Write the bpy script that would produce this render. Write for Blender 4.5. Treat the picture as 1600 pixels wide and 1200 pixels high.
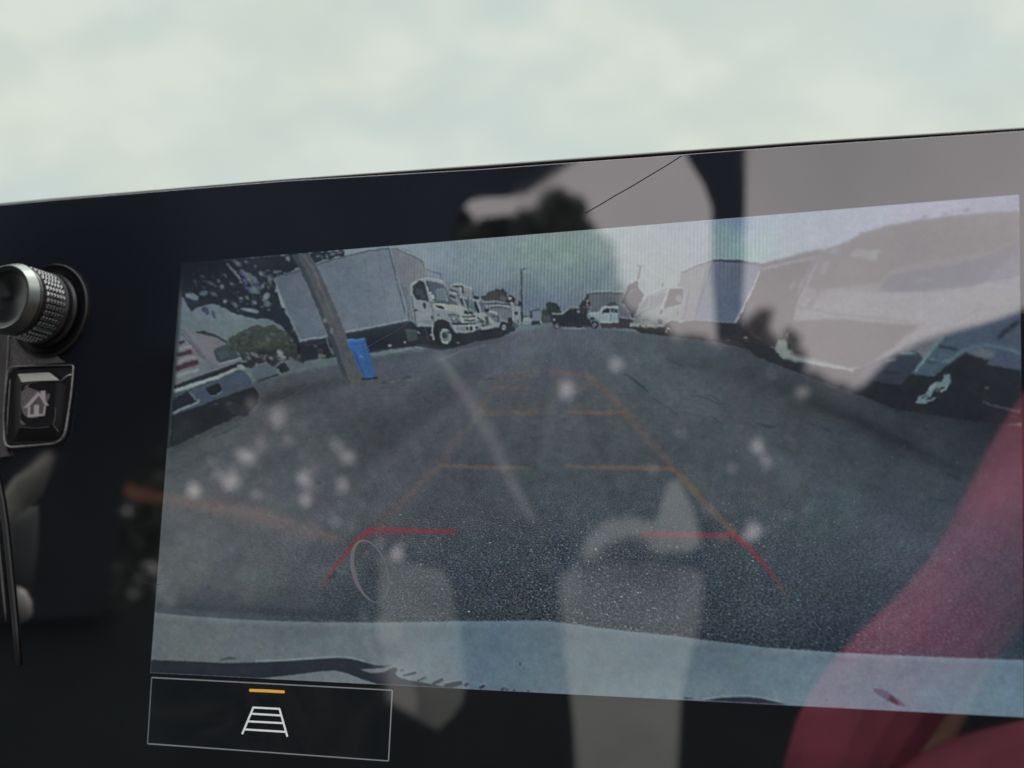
import bpy, bmesh, math, random
import numpy as np
from mathutils import Vector, Matrix
from mathutils.geometry import tessellate_polygon

for _o in list(bpy.data.objects):
    bpy.data.objects.remove(_o)
scene = bpy.context.scene
rnd = random.Random(7)

# ------------------------------------------------------------------ camera
F = 2381.0                       # focal length in photo pixels (photo is 1600 x 1200)
v1 = Vector((5285, 209, 2381)).normalized()          # display x axis in camera space
v2 = Vector((513, 14170, -2381)).normalized()        # display y axis in camera space
v2 = (v2 - v1 * v1.dot(v2)).normalized()
v3 = v1.cross(v2)
TILT = math.radians(12)
W = Matrix(((1, 0, 0), (0, math.sin(TILT), -math.cos(TILT)), (0, math.cos(TILT), math.sin(TILT))))  # columns = display axes in world
D = Matrix((v1, v2, v3))         # rows = display axes in camera space
R = W @ D                        # camera -> world
Z0 = 0.47
O_PX = (914, 720)


def cray(px, py):
    return Vector(((px - 800) / F, -(py - 600) / F, -1.0))


CAM = -(R @ (cray(*O_PX) * Z0))  # display origin is the world origin
cam_data = bpy.data.cameras.new("camera")
cam = bpy.data.objects.new("camera", cam_data)
scene.collection.objects.link(cam)
cam.matrix_world = Matrix.Translation(CAM) @ R.to_4x4()
cam_data.sensor_width = 36
cam_data.lens = F / 1600 * 36
cam_data.clip_start = 0.01
cam_data.clip_end = 5000
cam_data.dof.use_dof = True
cam_data.dof.focus_distance = 0.483
cam_data.dof.aperture_fstop = 12.5
scene.camera = cam

# ------------------------------------------------------------------ world, sun, exposure
SUN_EL, SUN_AZ = math.radians(55), math.radians(12)    # high in front of the car, behind the overcast
world = bpy.data.worlds.new("World")
scene.world = world
world.use_nodes = True
wt = world.node_tree
wt.nodes.clear()


def N(t, typ, **kw):
    n = t.nodes.new(typ)
    for k, v in kw.items():
        if k == 'inputs':
            for a, b in v.items():
                n.inputs[a].default_value = b
        else:
            setattr(n, k, v)
    return n


L = wt.links.new
out = N(wt, 'ShaderNodeOutputWorld')
sky = N(wt, 'ShaderNodeTexSky', sky_type='NISHITA', sun_disc=False, sun_elevation=SUN_EL, sun_rotation=SUN_AZ)
bg_sky = N(wt, 'ShaderNodeBackground', inputs={'Strength': 0.05})
L(sky.outputs[0], bg_sky.inputs[0])
tc = N(wt, 'ShaderNodeTexCoord')
mp = N(wt, 'ShaderNodeMapping')
mp.inputs['Scale'].default_value = (1, 1, 1.6)
L(tc.outputs['Generated'], mp.inputs[0])
n1 = N(wt, 'ShaderNodeTexNoise', inputs={'Scale': 11.0, 'Detail': 5.0, 'Roughness': 0.5, 'Distortion': 0.3})
n2 = N(wt, 'ShaderNodeTexNoise', inputs={'Scale': 6.5, 'Detail': 3.0, 'Roughness': 0.5})
L(mp.outputs[0], n1.inputs[0])
L(mp.outputs[0], n2.inputs[0])
cr = N(wt, 'ShaderNodeValToRGB')          # cloud tones in front of the car
e = cr.color_ramp.elements
e[0].position, e[0].color = 0.34, (0.57, 0.645, 0.60, 1)
e[1].position, e[1].color = 0.62, (0.775, 0.80, 0.70, 1)
m_ = cr.color_ramp.elements.new(0.50)
m_.color = (0.65, 0.71, 0.63, 1)
L(n1.outputs[0], cr.inputs[0])
cr2 = N(wt, 'ShaderNodeValToRGB')         # large bluish holes
e = cr2.color_ramp.elements
e[0].position, e[0].color = 0.32, (0.55, 0.67, 0.69, 1)
e[1].position, e[1].color = 0.60, (0.70, 0.755, 0.68, 1)
L(n2.outputs[0], cr2.inputs[0])
mixc = N(wt, 'ShaderNodeMixRGB', inputs={'Fac': 0.45})
L(cr.outputs[0], mixc.inputs[1])
L(cr2.outputs[0], mixc.inputs[2])
# towards the rear the cloud is boosted and warmed to show in the glass
vd = N(wt, 'ShaderNodeVectorMath', operation='DOT_PRODUCT')
L(tc.outputs['Generated'], vd.inputs[0])
vd.inputs[1].default_value = (0.15, -0.92, 0.36)
mr = N(wt, 'ShaderNodeMapRange', inputs={'From Min': -0.1, 'From Max': 0.75, 'To Min': 0.0, 'To Max': 1.0})
L(vd.outputs['Value'], mr.inputs[0])
n3 = N(wt, 'ShaderNodeTexNoise', inputs={'Scale': 4.5, 'Detail': 4.0})
L(tc.outputs['Generated'], n3.inputs[0])
cr3 = N(wt, 'ShaderNodeValToRGB')
e = cr3.color_ramp.elements
e[0].position, e[0].color = 0.3, (1.36, 1.29, 1.33, 1)
e[1].position, e[1].color = 0.7, (1.92, 1.76, 1.76, 1)
L(n3.outputs[0], cr3.inputs[0])
mixr = N(wt, 'ShaderNodeMixRGB')
L(mr.outputs[0], mixr.inputs[0])
L(mixc.outputs[0], mixr.inputs[1])
L(cr3.outputs[0], mixr.inputs[2])
# added glow in the front upper sky, out of view, lighting the mirrored cabin
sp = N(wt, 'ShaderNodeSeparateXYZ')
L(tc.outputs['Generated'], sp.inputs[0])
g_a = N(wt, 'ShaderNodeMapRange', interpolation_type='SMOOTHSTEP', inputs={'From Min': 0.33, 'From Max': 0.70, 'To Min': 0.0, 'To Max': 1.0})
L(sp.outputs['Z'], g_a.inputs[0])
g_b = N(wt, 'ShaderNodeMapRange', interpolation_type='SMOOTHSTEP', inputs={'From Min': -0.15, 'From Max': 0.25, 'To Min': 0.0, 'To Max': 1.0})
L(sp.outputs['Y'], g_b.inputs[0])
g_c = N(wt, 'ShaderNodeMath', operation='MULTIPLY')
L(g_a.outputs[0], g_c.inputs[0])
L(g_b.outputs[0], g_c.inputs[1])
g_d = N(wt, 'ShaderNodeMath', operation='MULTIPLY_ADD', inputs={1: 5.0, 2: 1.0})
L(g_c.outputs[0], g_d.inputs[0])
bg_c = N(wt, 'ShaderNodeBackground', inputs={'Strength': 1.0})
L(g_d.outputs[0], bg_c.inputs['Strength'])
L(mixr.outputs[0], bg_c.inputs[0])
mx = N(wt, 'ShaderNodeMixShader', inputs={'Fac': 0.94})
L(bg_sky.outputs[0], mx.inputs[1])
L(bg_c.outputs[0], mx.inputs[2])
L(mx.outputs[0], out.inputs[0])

sd = bpy.data.lights.new("sun", 'SUN')
sd.energy = 0.9
sd.angle = math.radians(14)
sd.color = (1.0, 0.96, 0.9)
sun = bpy.data.objects.new("sun", sd)
scene.collection.objects.link(sun)
sdir = Vector((math.sin(SUN_AZ) * math.cos(SUN_EL), math.cos(SUN_AZ) * math.cos(SUN_EL), math.sin(SUN_EL)))
sun.rotation_euler = sdir.to_track_quat('Z', 'Y').to_euler()

scene.view_settings.view_transform = 'Standard'
scene.view_settings.look = 'None'
scene.view_settings.exposure = 0
scene.view_settings.gamma = 1
scene.render.filter_size = 1.5
scene.cycles.transparent_max_bounces = 64
scene.cycles.max_bounces = 8
scene.cycles.use_denoising = True

# ------------------------------------------------------------------ helpers
C = scene.collection


def lin(c):
    r = []
    for v in c[:3]:
        v = max(0.0, min(1.0, v / 255.0))
        r.append(v / 12.92 if v <= 0.04045 else ((v + 0.055) / 1.055) ** 2.4)
    return tuple(r)


def hit(px, py, z=0.0):
    """photo pixel -> point (x, y, z) in display axes, on the plane z above the glass"""
    d = D @ cray(px, py)
    c = W.transposed() @ CAM
    t = (z - c.z) / d.z
    return Vector((c.x + d.x * t, c.y + d.y * t, z))


NRM = W.col[2].copy()


def refl(px, py, zz):
    """world point whose mirror image in the glass stands at photo pixel (px, py), zz metres deep"""
    p = CAM + R @ (cray(px, py) * zz)
    return p - 2 * NRM * p.dot(NRM)


def link(name, me, mat=None, parent=None, **props):
    o = bpy.data.objects.new(name, me)
    C.objects.link(o)
    if mat is not None:
        me.materials.append(mat)
    if parent is not None:
        o.parent = parent
    for k, v in props.items():
        o[k] = v
    return o


def bm_obj(name, bm, mat, parent=None, smooth=False, **props):
    bmesh.ops.recalc_face_normals(bm, faces=bm.faces)
    me = bpy.data.meshes.new(name)
    bm.to_mesh(me)
    bm.free()
    if smooth:
        for p in me.polygons:
            p.use_smooth = True
    return link(name, me, mat, parent, **props)


def empty(name, loc=(0, 0, 0), **props):
    o = bpy.data.objects.new(name, None)
    o.empty_display_size = 0.02
    C.objects.link(o)
    o.location = loc
    for k, v in props.items():
        o[k] = v
    return o


def pbr(name, col, rough=0.5, metal=0.0, ior=1.5, noise=0.0, nscale=200.0, bump=0.0, bscale=1500.0):
    m = bpy.data.materials.new(name)
    m.use_nodes = True
    t = m.node_tree
    b = t.nodes['Principled BSDF']
    b.inputs['Base Color'].default_value = (*col, 1)
    b.inputs['Roughness'].default_value = rough
    b.inputs['Metallic'].default_value = metal
    b.inputs['IOR'].default_value = ior
    tc = N(t, 'ShaderNodeTexCoord')
    if noise:
        nn = N(t, 'ShaderNodeTexNoise', inputs={'Scale': nscale, 'Detail': 4.0})
        t.links.new(tc.outputs['Object'], nn.inputs[0])
        r = N(t, 'ShaderNodeMapRange', inputs={'From Min': 0.3, 'From Max': 0.7, 'To Min': 1 - noise, 'To Max': 1 + noise})
        t.links.new(nn.outputs[0], r.inputs[0])
        mm = N(t, 'ShaderNodeVectorMath', operation='SCALE')
        mm.inputs[0].default_value = col
        t.links.new(r.outputs[0], mm.inputs['Scale'])
        t.links.new(mm.outputs[0], b.inputs['Base Color'])
    if bump:
        nb = N(t, 'ShaderNodeTexNoise', inputs={'Scale': bscale, 'Detail': 3.0})
        t.links.new(tc.outputs['Object'], nb.inputs[0])
        bp = N(t, 'ShaderNodeBump', inputs={'Strength': bump, 'Distance': 0.0005})
        t.links.new(nb.outputs[0], bp.inputs['Height'])
        t.links.new(bp.outputs[0], b.inputs['Normal'])
    return m


GLASS_IOR = 2.26


def glass_front(t, b):
    """the smooth reflective face shared by everything under the cover glass"""
    b.inputs['Base Color'].default_value = (0.004, 0.005, 0.007, 1)
    b.inputs['IOR'].default_value = GLASS_IOR
    tc = N(t, 'ShaderNodeTexCoord')
    nn = N(t, 'ShaderNodeTexNoise', inputs={'Scale': 22.0, 'Detail': 3.0, 'Distortion': 0.8})
    t.links.new(tc.outputs['Object'], nn.inputs[0])
    r = N(t, 'ShaderNodeMapRange', inputs={'From Min': 0.35, 'From Max': 0.75, 'To Min': 0.012, 'To Max': 0.05})
    t.links.new(nn.outputs[0], r.inputs[0])
    t.links.new(r.outputs[0], b.inputs['Roughness'])
    # finger grease: a faint uneven film
    n2_ = N(t, 'ShaderNodeTexNoise', inputs={'Scale': 38.0, 'Detail': 6.0, 'Roughness': 0.7, 'Distortion': 2.0})
    t.links.new(tc.outputs['Object'], n2_.inputs[0])
    cr_ = N(t, 'ShaderNodeValToRGB')
    cr_.color_ramp.elements[0].position, cr_.color_ramp.elements[0].color = 0.45, (0.003, 0.004, 0.006, 1)
    cr_.color_ramp.elements[1].position, cr_.color_ramp.elements[1].color = 0.75, (0.014, 0.015, 0.018, 1)
    t.links.new(n2_.outputs[0], cr_.inputs[0])
    t.links.new(cr_.outputs[0], b.inputs['Base Color'])
    return tc


def screen_mat(name, alpha=False, road=False):
    """lit pixels of the screen: emission from the 'Col' attribute, codec-like unevenness, glass gloss on top"""
    m = bpy.data.materials.new(name)
    m.use_nodes = True
    t = m.node_tree
    b = t.nodes['Principled BSDF']
    tc = glass_front(t, b)
    at = N(t, 'ShaderNodeAttribute', attribute_name='Col')
    nz = N(t, 'ShaderNodeTexNoise', inputs={'Scale': 900.0, 'Detail': 3.0, 'Roughness': 0.6})
    t.links.new(tc.outputs['Object'], nz.inputs[0])
    mr = N(t, 'ShaderNodeMapRange', inputs={'From Min': 0.25, 'From Max': 0.75, 'To Min': 0.93, 'To Max': 1.07})
    t.links.new(nz.outputs[0], mr.inputs[0])
    nl = N(t, 'ShaderNodeTexNoise', inputs={'Scale': 160.0, 'Detail': 4.0, 'Roughness': 0.6, 'Distortion': 0.5})
    t.links.new(tc.outputs['Object'], nl.inputs[0])
    ml = N(t, 'ShaderNodeMapRange', inputs={'From Min': 0.3, 'From Max': 0.7, 'To Min': 0.97, 'To Max': 1.03})
    t.links.new(nl.outputs[0], ml.inputs[0])
    mu = N(t, 'ShaderNodeMath', operation='MULTIPLY')
    t.links.new(mr.outputs[0], mu.inputs[0])
    t.links.new(ml.outputs[0], mu.inputs[1])
    fac = mu.outputs[0]
    if road:
        ga = N(t, 'ShaderNodeAttribute', attribute_name='grain')
        ru = N(t, 'ShaderNodeAttribute', attribute_name='ground')
        # stone grain in ground coordinates, so that it shrinks towards the horizon of the pictured lot
        vo = N(t, 'ShaderNodeTexNoise', inputs={'Scale': 125.0, 'Detail': 1.5, 'Roughness': 0.6})
        t.links.new(ru.outputs['Vector'], vo.inputs[0])
        g1 = N(t, 'ShaderNodeMapRange', inputs={'From Min': 0.38, 'From Max': 0.70, 'To Min': -0.65, 'To Max': 1.3})
        t.links.new(vo.outputs[0], g1.inputs[0])
        v2_ = N(t, 'ShaderNodeTexNoise', inputs={'Scale': 7.0, 'Detail': 4.0, 'Roughness': 0.6})
        t.links.new(ru.outputs['Vector'], v2_.inputs[0])
        g2 = N(t, 'ShaderNodeMapRange', inputs={'From Min': 0.3, 'From Max': 0.7, 'To Min': -0.08, 'To Max': 0.08})
        t.links.new(v2_.outputs[0], g2.inputs[0])
        pw = N(t, 'ShaderNodeMath', operation='MULTIPLY')
        t.links.new(g1.outputs[0], pw.inputs[0])
        t.links.new(ga.outputs['Fac'], pw.inputs[1])
        g3 = N(t, 'ShaderNodeMath', operation='MULTIPLY_ADD')
        t.links.new(g2.outputs[0], g3.inputs[0])
        lm = N(t, 'ShaderNodeMath', operation='GREATER_THAN', inputs={1: 0.001})
        t.links.new(ga.outputs['Fac'], lm.inputs[0])
        t.links.new(lm.outputs[0], g3.inputs[1])
        t.links.new(pw.outputs[0], g3.inputs[2])
        ad = N(t, 'ShaderNodeMath', operation='ADD', inputs={1: 1.0})
        t.links.new(g3.outputs[0], ad.inputs[0])
        mx_ = N(t, 'ShaderNodeMath', operation='MAXIMUM', inputs={1: 0.1})
        t.links.new(ad.outputs[0], mx_.inputs[0])
        m2 = N(t, 'ShaderNodeMath', operation='MULTIPLY')
        t.links.new(fac, m2.inputs[0])
        t.links.new(mx_.outputs[0], m2.inputs[1])
        # pixel columns showing where the picture is bright
        wv = N(t, 'ShaderNodeTexWave', wave_type='BANDS', bands_direction='X', inputs={'Scale': 260.0, 'Distortion': 0.3, 'Detail': 0.0})
        t.links.new(tc.outputs['Object'], wv.inputs[0])
        mo = N(t, 'ShaderNodeAttribute', attribute_name='moire')
        w2 = N(t, 'ShaderNodeMapRange', inputs={'To Min': -0.16, 'To Max': 0.16})
        t.links.new(wv.outputs['Fac'], w2.inputs[0])
        w3 = N(t, 'ShaderNodeMath', operation='MULTIPLY_ADD', inputs={2: 1.0})
        t.links.new(w2.outputs[0], w3.inputs[0])
        t.links.new(mo.outputs['Fac'], w3.inputs[1])
        m3 = N(t, 'ShaderNodeMath', operation='MULTIPLY')
        t.links.new(m2.outputs[0], m3.inputs[0])
        t.links.new(w3.outputs[0], m3.inputs[1])
        fac = m3.outputs[0]
    sc = N(t, 'ShaderNodeVectorMath', operation='SCALE')
    t.links.new(at.outputs['Color'], sc.inputs[0])
    t.links.new(fac, sc.inputs['Scale'])
    t.links.new(sc.outputs[0], b.inputs['Emission Color'])
    b.inputs['Emission Strength'].default_value = 1.0
    if alpha:
        tr = N(t, 'ShaderNodeBsdfTransparent')
        mxs = N(t, 'ShaderNodeMixShader')
        t.links.new(at.outputs['Alpha'], mxs.inputs[0])
        t.links.new(tr.outputs[0], mxs.inputs[1])
        t.links.new(b.outputs[0], mxs.inputs[2])
        t.links.new(mxs.outputs[0], t.nodes['Material Output'].inputs[0])
    return m


M_PIC = screen_mat('screen_pixels')
M_PICA = screen_mat('screen_pixels_blended', alpha=True)
M_BASE = screen_mat('screen_background', road=True)
M_PANEL = bpy.data.materials.new('black_cover_glass')
M_PANEL.use_nodes = True
_t = M_PANEL.node_tree
_b = _t.nodes['Principled BSDF']
_tc = glass_front(_t, _b)
_k0 = hit(82, 487, 0.0)
_vd = N(_t, 'ShaderNodeVectorMath', operation='DISTANCE')
_vd.inputs[1].default_value = hit(110, 500, 0.0)
_t.links.new(_tc.outputs['Object'], _vd.inputs[0])
_mr = N(_t, 'ShaderNodeMapRange', interpolation_type='SMOOTHSTEP', inputs={'From Min': 0.012, 'From Max': 0.08, 'To Min': 1.0, 'To Max': 0.0})   # dulled round the knob to hide its mirror image; tint stands in for reflection
_t.links.new(_vd.outputs['Value'], _mr.inputs[0])
_r0 = _b.inputs['Roughness'].links[0].from_socket
_mx1 = N(_t, 'ShaderNodeMix', data_type='FLOAT')
_t.links.new(_mr.outputs[0], _mx1.inputs[0])
_t.links.new(_r0, _mx1.inputs[2])
_mx1.inputs[3].default_value = 0.12
_t.links.new(_mx1.outputs[0], _b.inputs['Roughness'])
_mx2 = N(_t, 'ShaderNodeMix', data_type='FLOAT', inputs={2: GLASS_IOR, 3: 1.08})
_t.links.new(_mr.outputs[0], _mx2.inputs[0])
_t.links.new(_mx2.outputs[0], _b.inputs['IOR'])
_mx3 = N(_t, 'ShaderNodeMixRGB')
_t.links.new(_mr.outputs[0], _mx3.inputs[0])
_mx3.inputs[1].default_value = (0.004, 0.005, 0.007, 1)
_mx3.inputs[2].default_value = (0.010, 0.013, 0.019, 1)
_t.links.new(_mx3.outputs[0], _b.inputs['Base Color'])
M_BLACK = pbr('black_plastic', (0.004, 0.0045, 0.005), 0.6, ior=1.3, bump=0.15)
M_EDGE = pbr('satin_black_edge', (0.008, 0.008, 0.009), 0.5, ior=1.35)
M_CHROME = pbr('satin_chrome', (0.115, 0.125, 0.12), 0.34, 1.0, noise=0.08, nscale=900)
M_DARKMET = pbr('dark_metal', (0.16, 0.17, 0.17), 0.28, 1.0, noise=0.1, nscale=700)
M_GREYTRIM = pbr('grey_worn_trim', (0.10, 0.10, 0.10), 0.5, 0.2, noise=0.5, nscale=900, bump=0.5, bscale=2500)
M_RIM = pbr('worn_silver_rim', (0.25, 0.265, 0.265), 0.38, 0.75, noise=0.45, nscale=1200, bump=0.3, bscale=3000)

# ------------------------------------------------------------------ ground
bm = bmesh.new()
for x, y in ((-2000, -2000), (2000, -2000), (2000, 2000), (-2000, 2000)):
    bm.verts.new((x, y, -1.25))
bm.faces.new(bm.verts)
bm_obj('ground', bm, pbr('asphalt', (0.05, 0.05, 0.052), 0.9, noise=0.3, nscale=4, bump=0.4, bscale=40), kind='structure')

# ------------------------------------------------------------------ the display unit
disp = empty('infotainment_display', label='wide black glass touchscreen showing a reversing camera view of a truck lot', category='display')
disp.matrix_world = W.to_4x4()

glass_top = [(-160, 334), (0, 320.5), (80, 313), (360, 290), (440, 283.5), (600, 274), (760, 264.5), (840, 258.5), (1000, 247), (1160, 235), (1240, 229), (1400, 218.5), (1520, 210.5), (1600, 205), (1720, 197)]
rim_top = [(-160, 332), (0, 317.5), (80, 310), (360, 286.5), (440, 280), (600, 268.3), (760, 256.8), (840, 251), (1000, 239.2), (1160, 227.8), (1240, 221.8), (1400, 211.3), (1520, 203.8), (1600, 198.6), (1720, 191)]
BOT = [(1720, 1330), (-160, 1330)]


def slab(pts, z0, z1):
    """extruded outline in display axes"""
    bm = bmesh.new()
    a = [bm.verts.new(hit(x, y, z1)) for x, y in pts]
    b = []
    for v in a:
        b.append(bm.verts.new((v.co.x, v.co.y, z0)))
    n = len(pts)
    tris = tessellate_polygon([[v.co for v in a]])
    for t in tris:
        bm.faces.new([a[i] for i in t])
        bm.faces.new([b[i] for i in reversed(t)])
    for i in range(n):
        j = (i + 1) % n
        bm.faces.new((a[i], b[i], b[j], a[j]))
    return bm


bm_obj('cover_glass', slab(glass_top + BOT, -0.0012, 0.0), M_PANEL, disp)
bm_obj('housing', slab([(x, y + 1) for x, y in rim_top] + BOT, -0.016, -0.0014), M_BLACK, disp)


def ribbon_path(pts, profile):
    """sweep of (dy_px, z) profile along the pixel polyline"""
    bm = bmesh.new()
    rows = []
    for (x, y) in pts:
        rows.append([bm.verts.new(hit(x, y + dy, z)) for dy, z in profile])
    for r0, r1 in zip(rows, rows[1:]):
        for i in range(len(profile) - 1):
            bm.faces.new((r0[i], r0[i + 1], r1[i + 1], r1[i]))
    return bm


# bevelled lip that runs along the upper edge behind the glass
bm = bmesh.new()
rows = []
for (x, y), (x2, y2) in zip(rim_top, glass_top):
    h_ = y2 - y
    prof = [(0.0, -0.0030), (0.12, -0.0012), (0.30, -0.0006), (0.62, -0.0006), (0.80, -0.0010), (1.03, -0.0013)]
    rows.append([bm.verts.new(hit(x, y + h_ * f, z)) for f, z in prof])
for r0, r1 in zip(rows, rows[1:]):
    for i in range(len(prof) - 1):
        bm.faces.new((r0[i], r0[i + 1], r1[i + 1], r1[i]))
bm_obj('upper_lip', bm, M_EDGE, disp, smooth=True)
# polished chamfer of the glass, catching the sky
bm_obj('glass_chamfer', ribbon_path([(x, y) for x, y in glass_top], [(-0.6, -0.0004), (0.7, 0.00001)]), pbr('ground_glass_edge', (0.25, 0.25, 0.26), 0.5), disp)

# ------------------------------------------------------------------ the picture on the screen
Q = [(283, 411), (1592.5, 304), (1601, 1121), (234.5, 1051.5)]     # corners of the camera picture in the photo
ZS = [0.00002]
ZSTEP = 2.0e-6


def nz():
    ZS[0] += ZSTEP
    return ZS[0]


def mesh_attr(name, verts, faces, cols, mat, parent, **props):
    me = bpy.data.meshes.new(name)
    me.from_pydata([tuple(v) for v in verts], [], faces)
    a = me.attributes.new('Col', 'FLOAT_COLOR', 'POINT')
    a.data.foreach_set('color', np.array(cols, dtype=np.float32).ravel())
    return link(name, me, mat, parent, **props)


# background: sky, distance and asphalt of the pictured lot
SS = 1.5                                    # raster samples per photo pixel
CX0, CY0, CX1, CY1 = 214, 286, 1622, 1142     # window of the photo that the picture covers
PX, PY = np.meshgrid(np.arange(CX0, CX1 + 4, 4.0), np.arange(CY0, CY1 + 4, 4.0))
ctrl_sky = [(283, 480, 80, 96, 102), (360, 505, 86, 104, 108), (430, 505, 84, 102, 106), (300, 420, 60, 75, 85), (640, 395, 104, 124, 128), (700, 395, 100, 122, 128),
            (740, 385, 104, 120, 124), (700, 440, 88, 106, 116), (760, 430, 96, 116, 122), (800, 385, 104, 126, 124), (850, 390, 104, 128, 118), (860, 440, 92, 114, 116),
            (900, 400, 102, 130, 118), (930, 380, 110, 130, 124), (880, 480, 78, 94, 110), (840, 470, 74, 90, 108), (930, 440, 86, 106, 114), (780, 470, 84, 100, 112),
            (1000, 380, 106, 122, 122), (1040, 420, 108, 122, 118), (1100, 370, 112, 122, 128), (1135, 365, 92, 128, 116), (1150, 350, 84, 104, 140), (1180, 395, 98, 132, 122),
            (1260, 370, 104, 118, 130), (1350, 340, 104, 118, 132), (1450, 325, 112, 116, 134), (1560, 315, 96, 106, 126), (1590, 340, 84, 88, 98), (1590, 460, 70, 74, 84)]
ctrl_road = [(270, 690, 54, 63, 70), (330, 680, 62, 72, 78), (420, 640, 62, 70, 78), (480, 600, 58, 64, 74), (560, 600, 66, 76, 86), (640, 570, 68, 78, 90),
             (700, 548, 70, 80, 92), (760, 530, 74, 80, 94), (850, 515, 80, 86, 98), (900, 525, 74, 84, 96), (860, 560, 66, 78, 88), (1000, 530, 66, 80, 88),
             (1080, 550, 66, 78, 86), (1180, 570, 52, 62, 70), (1280, 620, 44, 54, 62), (1400, 670, 36, 46, 54), (1560, 690, 30, 38, 48), (1580, 740, 38, 50, 62),
             (480, 700, 58, 68, 76), (560, 670, 54, 62, 72), (640, 640, 58, 68, 78), (700, 640, 60, 70, 80), (800, 620, 62, 72, 82), (900, 640, 62, 74, 84),
             (1000, 640, 60, 74, 82), (1080, 620, 62, 76, 84), (1180, 650, 56, 70, 78), (1300, 700, 50, 64, 74), (1440, 750, 46, 60, 72),
             (300, 800, 66, 74, 80), (400, 780, 64, 73, 80), (520, 780, 60, 70, 78), (600, 740, 60, 69, 78), (700, 760, 54, 65, 76), (800, 740, 54, 66, 76),
             (900, 760, 52, 65, 76), (1020, 740, 52, 64, 76), (1150, 740, 54, 68, 78), (1280, 800, 52, 68, 80), (1400, 860, 50, 64, 78), (1550, 850, 44, 52, 68),
             (280, 900, 68, 78, 82), (400, 900, 62, 72, 78), (520, 880, 56, 66, 76), (620, 880, 50, 61, 72), (760, 880, 42, 55, 68), (880, 880, 40, 53, 66),
             (1000, 900, 40, 52, 64), (1100, 860, 42, 55, 68), (1220, 900, 42, 56, 70), (1350, 960, 38, 52, 66), (1500, 980, 34, 48, 64), (1590, 960, 34, 48, 64),
             (300, 950, 46, 58, 66), (420, 950, 42, 54, 64), (560, 950, 42, 55, 66), (720, 950, 34, 47, 60), (900, 950, 36, 48, 60), (1100, 980, 34, 46, 60), (1300, 1005, 30, 44, 58)]
ry = np.interp(PX, [230, 268, 400, 560, 700, 800, 862, 920, 1000, 1080, 1200, 1300, 1400, 1610], [700, 690, 592, 560, 540, 518, 506, 508, 515, 522, 548, 585, 635, 665])


def shep(ctrl, p=3.0):
    num = np.zeros(PX.shape + (3,))
    den = np.zeros(PX.shape)
    for x, y, r, g, b_ in ctrl:
        d2 = (PX - x) ** 2 + ((PY - y) * 1.4) ** 2 + 900
        w = d2 ** (-p / 2)
        den += w
        num += w[..., None] * np.array(lin((r, g, b_)))
    return num / den[..., None]


c_s = shep(ctrl_sky)
c_r = shep(ctrl_road)
lift = 1 + 0.10 * np.clip((PY - 620) / 200.0, 0, 1) + 0.20 * np.clip((620 - PX) / 300.0, 0, 1)  # left lift puts the glass's reflection haze into the road colour
c_r = c_r * lift[..., None]
# worn lanes running away to the far end of the lot
th = np.arctan2(PX - 868, np.maximum(PY - 498, 3) * 1.0)
ln_ = np.random.RandomState(11)
lane = sum(a_ * np.sin(th * f_ + p_) for a_, f_, p_ in zip((.045, .04, .03, .03, .022), (7.3, 13.1, 23.7, 41.0, 67.0), ln_.rand(5) * 6.28))
c_r = c_r * (1 + lane * np.clip((PY - ry) / 60.0, 0, 1) * np.clip(1.5 - (PY - 500) / 420.0, .35, 1))[..., None]
k = np.clip((PY - ry) / 5.0, 0, 1)[..., None]
col = c_s * (1 - k) + c_r * k


def seg_d(p0, p1):
    x0, y0 = p0
    x1, y1 = p1
    dx, dy = x1 - x0, y1 - y0
    t = np.clip(((PX - x0) * dx + (PY - y0) * dy) / (dx * dx + dy * dy), 0, 1)
    return np.hypot(PX - x0 - t * dx, PY - y0 - t * dy)


def streak(pts, w, amt):
    global col
    d = np.minimum.reduce([seg_d(a, b) for a, b in zip(pts, pts[1:])])
    g = np.exp(-(d / w) ** 2) * amt
    col *= (1 + g[..., None])


# tyre tracks, seams and broad lighter and darker streaks in the lot's surface
streak([(268, 705), (330, 672), (400, 632), (470, 606)], 9, -0.30)
streak([(420, 625), (500, 600), (560, 590)], 10, -0.30)
streak([(450, 580), (520, 562), (560, 556)], 9, -0.25)
streak([(560, 700), (640, 660), (700, 620), (740, 580)], 22, -0.16)
streak([(560, 720), (600, 690)], 26, -0.14)
streak([(700, 545), (640, 600), (600, 640)], 12, 0.16)
streak([(410, 800), (480, 720), (560, 690)], 18, 0.08)
streak([(640, 560), (760, 548), (860, 545)], 10, 0.12)
streak([(1060, 560), (1200, 590), (1330, 650), (1450, 720)], 14, -0.24)
streak([(1170, 640), (1260, 690), (1330, 720)], 10, -0.10)
streak([(1230, 610), (1330, 655), (1450, 710), (1520, 745)], 7, -0.22)
streak([(1190, 560), (1330, 610), (1480, 700)], 5, 0.14)
streak([(1000, 545), (1040, 570), (1100, 610)], 8, 0.10)
streak([(850, 960), (800, 900), (770, 820)], 30, -0.10)
streak([(250, 945), (400, 955), (560, 962)], 6, -0.30)
streak([(700, 962), (860, 962), (1000, 980), (1150, 1000), (1350, 1020)], 6, -0.30)
streak([(600, 800), (680, 730), (770, 610)], 16, 0.08)
streak([(330, 870), (500, 800)], 30, 0.06)
streak([(560, 850), (600, 900)], 22, -0.14)
shadow = np.exp(-np.maximum(0, PY - ry) / 10.0) * (PY > ry) * ((PX > 560) & (PX < 780) | (PX > 1040))
col *= (1 - 0.40 * shadow[..., None])
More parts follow.
